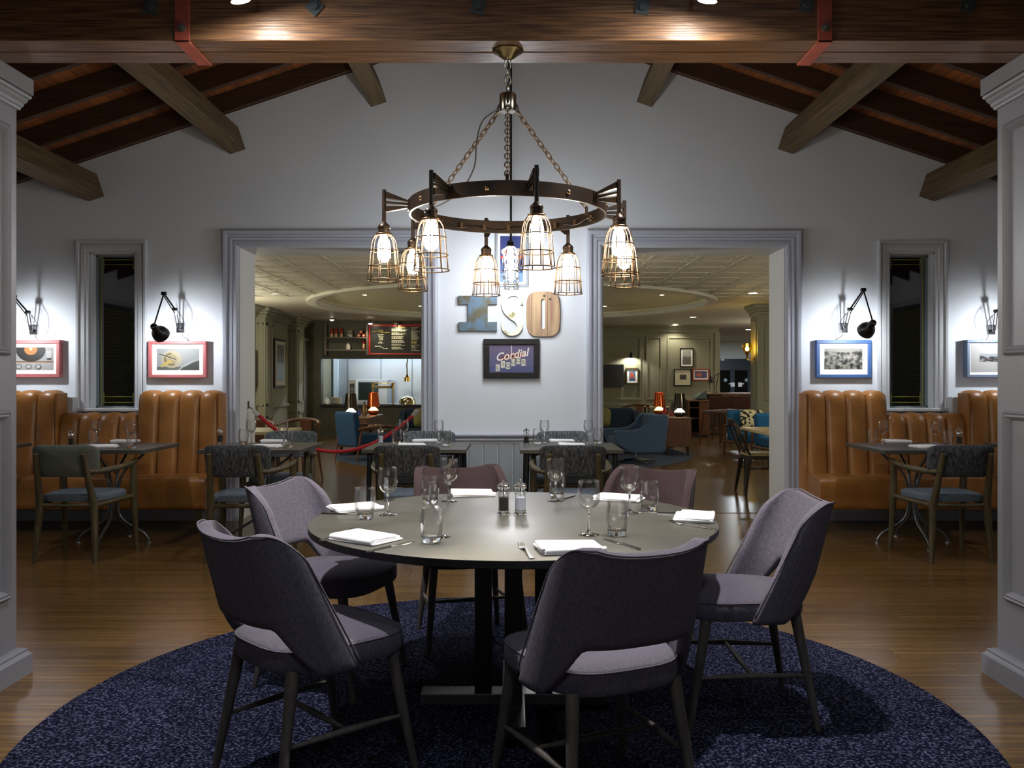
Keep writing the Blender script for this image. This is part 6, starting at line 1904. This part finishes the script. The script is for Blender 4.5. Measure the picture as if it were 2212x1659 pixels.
mk('pillow', pillow(0.40, 0.34, 0.11), geo, t, (0, 0.10, 0.18), (1.3, 0, 0), smooth=50)
mk('piping', MB().tube([(x, y, 0.034) for x, y in superellipse(0.20, 0.17, 32, 5)], 0.006, 6, closed=True), dark_wood, t, (0, 0.10, 0.18), (1.3, 0, 0), smooth=180)
# reception desk, bar counter and stools
rd = thing('reception_desk', 'walnut reception desk with open shelves, right opening', 'desk', (U(1487, 18.6), 18.6, 0))
dw = U(1532, 18.6) - U(1487, 18.6)
zt_ = V(864, 18.6)
mk('side_panel', MB().b2(0, 0.03, 0, 0.6, 0.06, zt_ - 0.03), walnut, rd)
mk('front_panel', MB().b2(dw * 0.52, dw, 0, 0.05, 0.06, zt_ - 0.03), walnut, rd)
mk('back_panel', MB().b2(0.03, dw, 0.5, 0.53, 0.06, zt_ - 0.03), dark_wood, rd)
mk('divider', MB().b2(dw * 0.52, dw * 0.56, 0.05, 0.5, 0.06, zt_ - 0.03), dark_wood, rd)
for z in (0.08, zt_ * 0.50, zt_ * 0.78):
    mk('shelf', MB().b2(0.03, dw * 0.52, 0.04, 0.5, z, z + 0.02), walnut, rd)
mk('desk_top', MB().b2(-0.02, dw + 0.02, -0.02, 0.62, zt_ - 0.03, zt_), walnut_h, rd, bevel=0.004)
mk('plinth', MB().b2(0.0, dw, 0.03, 0.58, 0, 0.06), dark_wood, rd)
t = thing('tilted_terminal', 'tilted touch terminal on the reception desk', 'terminal', (U(1510, 18.8), 18.8, zt_))
mk('screen', MB().prism([(-0.13, 0.02), (0.10, 0.20), (0.14, 0.20), (0.14, 0.02)], -0.14, 0.14), M('terminal_grey', srgb(76, 88, 92), 0.35), t, bevel=0.01)
mk('display', MB().add([(-0.105, -0.12, 0.047), (0.085, -0.12, 0.197), (0.085, 0.12, 0.197), (-0.105, 0.12, 0.047)], [(0, 1, 2, 3)]), M('terminal_display', srgb(110, 140, 144), 0.15), t)
mk('foot', MB().b2(-0.05, 0.12, -0.08, 0.08, 0, 0.03), black_paint, t)
bc = thing('bar_counter', 'dark bar counter behind the bar stools', 'counter', (U(1528, 19.2), 19.2, 0))
bw_ = 1.05
zb_ = V(849, 19.2)
mk('front', MB().b2(0.45, bw_ + 0.45, 0, 0.04, 0.08, zb_ - 0.04), dark_wood, bc)
mk('body', MB().b2(0.0, 0.45, 0.06, 0.5, 0.0, zb_ - 0.04), dark_wood, bc)
mk('counter_top', MB().b2(-0.05, bw_ + 0.5, -0.06, 0.52, zb_ - 0.04, zb_), walnut_h, bc, bevel=0.006)
dl = thing('desk_lamp', 'black jointed desk lamp lit on the bar counter', 'lamp', (U(1548, 19.35), 19.35, zb_))
mk('base', MB().lathe([(0, 0), (0.09, 0), (0.09, 0.015), (0.02, 0.03), (0, 0.03)], 20), chrome, dl, smooth=40)
ex, ez = U(1553, 19.35) - U(1548, 19.35), V(806, 19.35) - zb_
mk('lower_arm', MB().tube([(0, 0, 0.02), (-0.02, 0, 0.1), (ex, 0, ez)], 0.010, 8), black_paint, dl, smooth=60)
hx_, hz2 = U(1536, 19.35) - U(1548, 19.35), V(822, 19.35) - zb_
mk('upper_arm', MB().tube([(ex, 0, ez), (hx_ + 0.02, 0, hz2 + 0.05)], 0.009, 8), black_paint, dl, smooth=60)
mk('shade', MB().lathe([(0, 0.10), (0.024, 0.10), (0.03, 0.05), (0.075, -0.055), (0.072, -0.055), (0.026, 0.045), (0, 0.05)], 20, c=(hx_, 0, hz2)), black_paint, dl, smooth=40)
mk('bulb', MB().lathe([(0, -0.05), (0.05, -0.048), (0.04, -0.02), (0, 0.0)], 16, c=(hx_, 0, hz2)), EM('desk_lamp_bulb', (1, 0.94, 0.8, 1), 25), dl, smooth=60)
def stool(label, loc, rz):
    t = thing('bar_stool', label, 'stool', loc, rz, group='bar stools')
    red_w = bpy.data.materials.get('red_brown_leather') or M('red_brown_leather', srgb(72, 42, 32), 0.5)
    mk('backrest', MB().prism([(-0.22, 0.70), (-0.26, 0.95), (-0.235, 0.96), (-0.19, 0.70)], -0.19, 0.19, 'x'), red_w, t, bevel=0.012)
    mk('seat', MB().layers(superellipse(0.20, 0.19, 28, 5), [(0.95, 0.60), (1, 0.61), (1, 0.65), (0.93, 0.668), (0.05, 0.67)]), red_w, t, smooth=40)
    for sx in (-1, 1):
        for sy in (-1, 1):
            mk('leg', MB().tube([(sx * 0.21, sy * 0.23, 0), (sx * 0.165, sy * 0.155, 0.61)], [0.013, 0.019], 8), walnut, t, smooth=40)
    for sy in (-1, 1):
        mk('foot_rail', MB().tube([(-0.192, sy * 0.195, 0.25), (0.192, sy * 0.195, 0.25)], 0.010, 8), walnut, t, smooth=40)
    for sx in (-1, 1):
        mk('foot_rail', MB().tube([(sx * 0.19, -0.196, 0.28), (sx * 0.19, 0.196, 0.28)], 0.010, 8), walnut, t, smooth=40)
    return t
stool('red-brown bar stool nearest the reception desk', (U(1543, 16.7), 16.7, 0), 0.15)
stool('middle red-brown bar stool of three', (U(1568, 17.4), 17.4, 0), 0.15)
stool('red-brown bar stool nearest the column', (U(1590, 16.9), 16.9, 0), 0.15)
# entrance doors far behind
ed = struct(thing('door_1', '', ''))
del ed['label'], ed['category']
ed.location = (0, 28.5, 0)
ddark = M('entrance_door_frame', srgb(46, 54, 66), 0.4)
dglass = M('entrance_door_glass', srgb(10, 12, 14), 0.06)
xa_, xb_ = 6.55, 7.95
zd = 1.96
zdt = V(800, 28.5)
for x in (xa_, U(1581, 28.5) - 0.06, xb_ - 0.12):
    mk('stile', MB().b2(x, x + 0.14, -0.04, 0.06, 0, zdt), ddark, ed)
mk('header', MB().b2(xa_, xb_, -0.06, 0.08, zdt, zd), ddark, ed)
mk('bottom_rail', MB().b2(xa_, xb_, -0.04, 0.06, 0, 0.2), ddark, ed)
mk('pane', MB().b2(xa_ + 0.14, U(1581, 28.5) - 0.06, 0, 0.02, 0.2, zdt), dglass, ed)
mk('pane', MB().b2(U(1581, 28.5) + 0.08, xb_ - 0.12, 0, 0.02, 0.2, zdt), dglass, ed)
wst = M('white_sticker', srgb(235, 238, 240), 0.5, emit=(1, 1, 1, 1), es=0.0)
gst = M('frosted_dot', srgb(150, 166, 176), 0.5)
for px in (1567, 1612.5):
    mk('frosted_dot', MB().lathe([(0, 0), (0.06, 0)], 18, rot=RX(PI / 2)), gst, ed, (U(px, 28.5), -0.008, V(821, 28.5)))
for px, s in ((1582, -1), (1598, 1)):
    x, z = U(px, 28.5), V(830.5, 28.5)
    mk('push_plate', MB().b2(x - 0.065, x + 0.065, -0.05, -0.042, z - 0.075, z + 0.065).tube([(x, -0.046, z + 0.02), (x + s * 0.13, -0.046, z + 0.02)], 0.018, 8), wst, ed)
mk('sensor', MB().b2(U(1556, 28.5), U(1563, 28.5), -0.1, -0.06, V(779, 28.5), V(776, 28.5)), wst, ed)
# white posts with blue bands beyond the stools
for k, px in enumerate((1573, 1581, 1589.5)):
    Y = 22.0
    t = thing('banded_post', 'short white post with a blue band beyond the stools, %s of three' % ('left', 'middle', 'right')[k], 'post', (U(px, Y), Y, 0), group='banded posts beyond the stools')
    mk('post', MB().lathe([(0, 0), (0.04, 0), (0.04, 0.05), (0.03, 0.06), (0.032, 0.2), (0.014, 0.24), (0.014, 0.30), (0, 0.31)], 16), wst, t, smooth=40)
    mk('band', MB().lathe([(0.0325, 0.18), (0.027, 0.215)], 16), M('blue_band', srgb(40, 60, 150), 0.5) if k == 0 else bpy.data.materials['blue_band'], t, smooth=40)
# entrance ceiling wash
add_light('entrance_light', 'AREA', (6.8, 25.5, FC - 0.03), 60, (0.86, 0.93, 1.0), (6.8, 25.5, 0), 0.6)
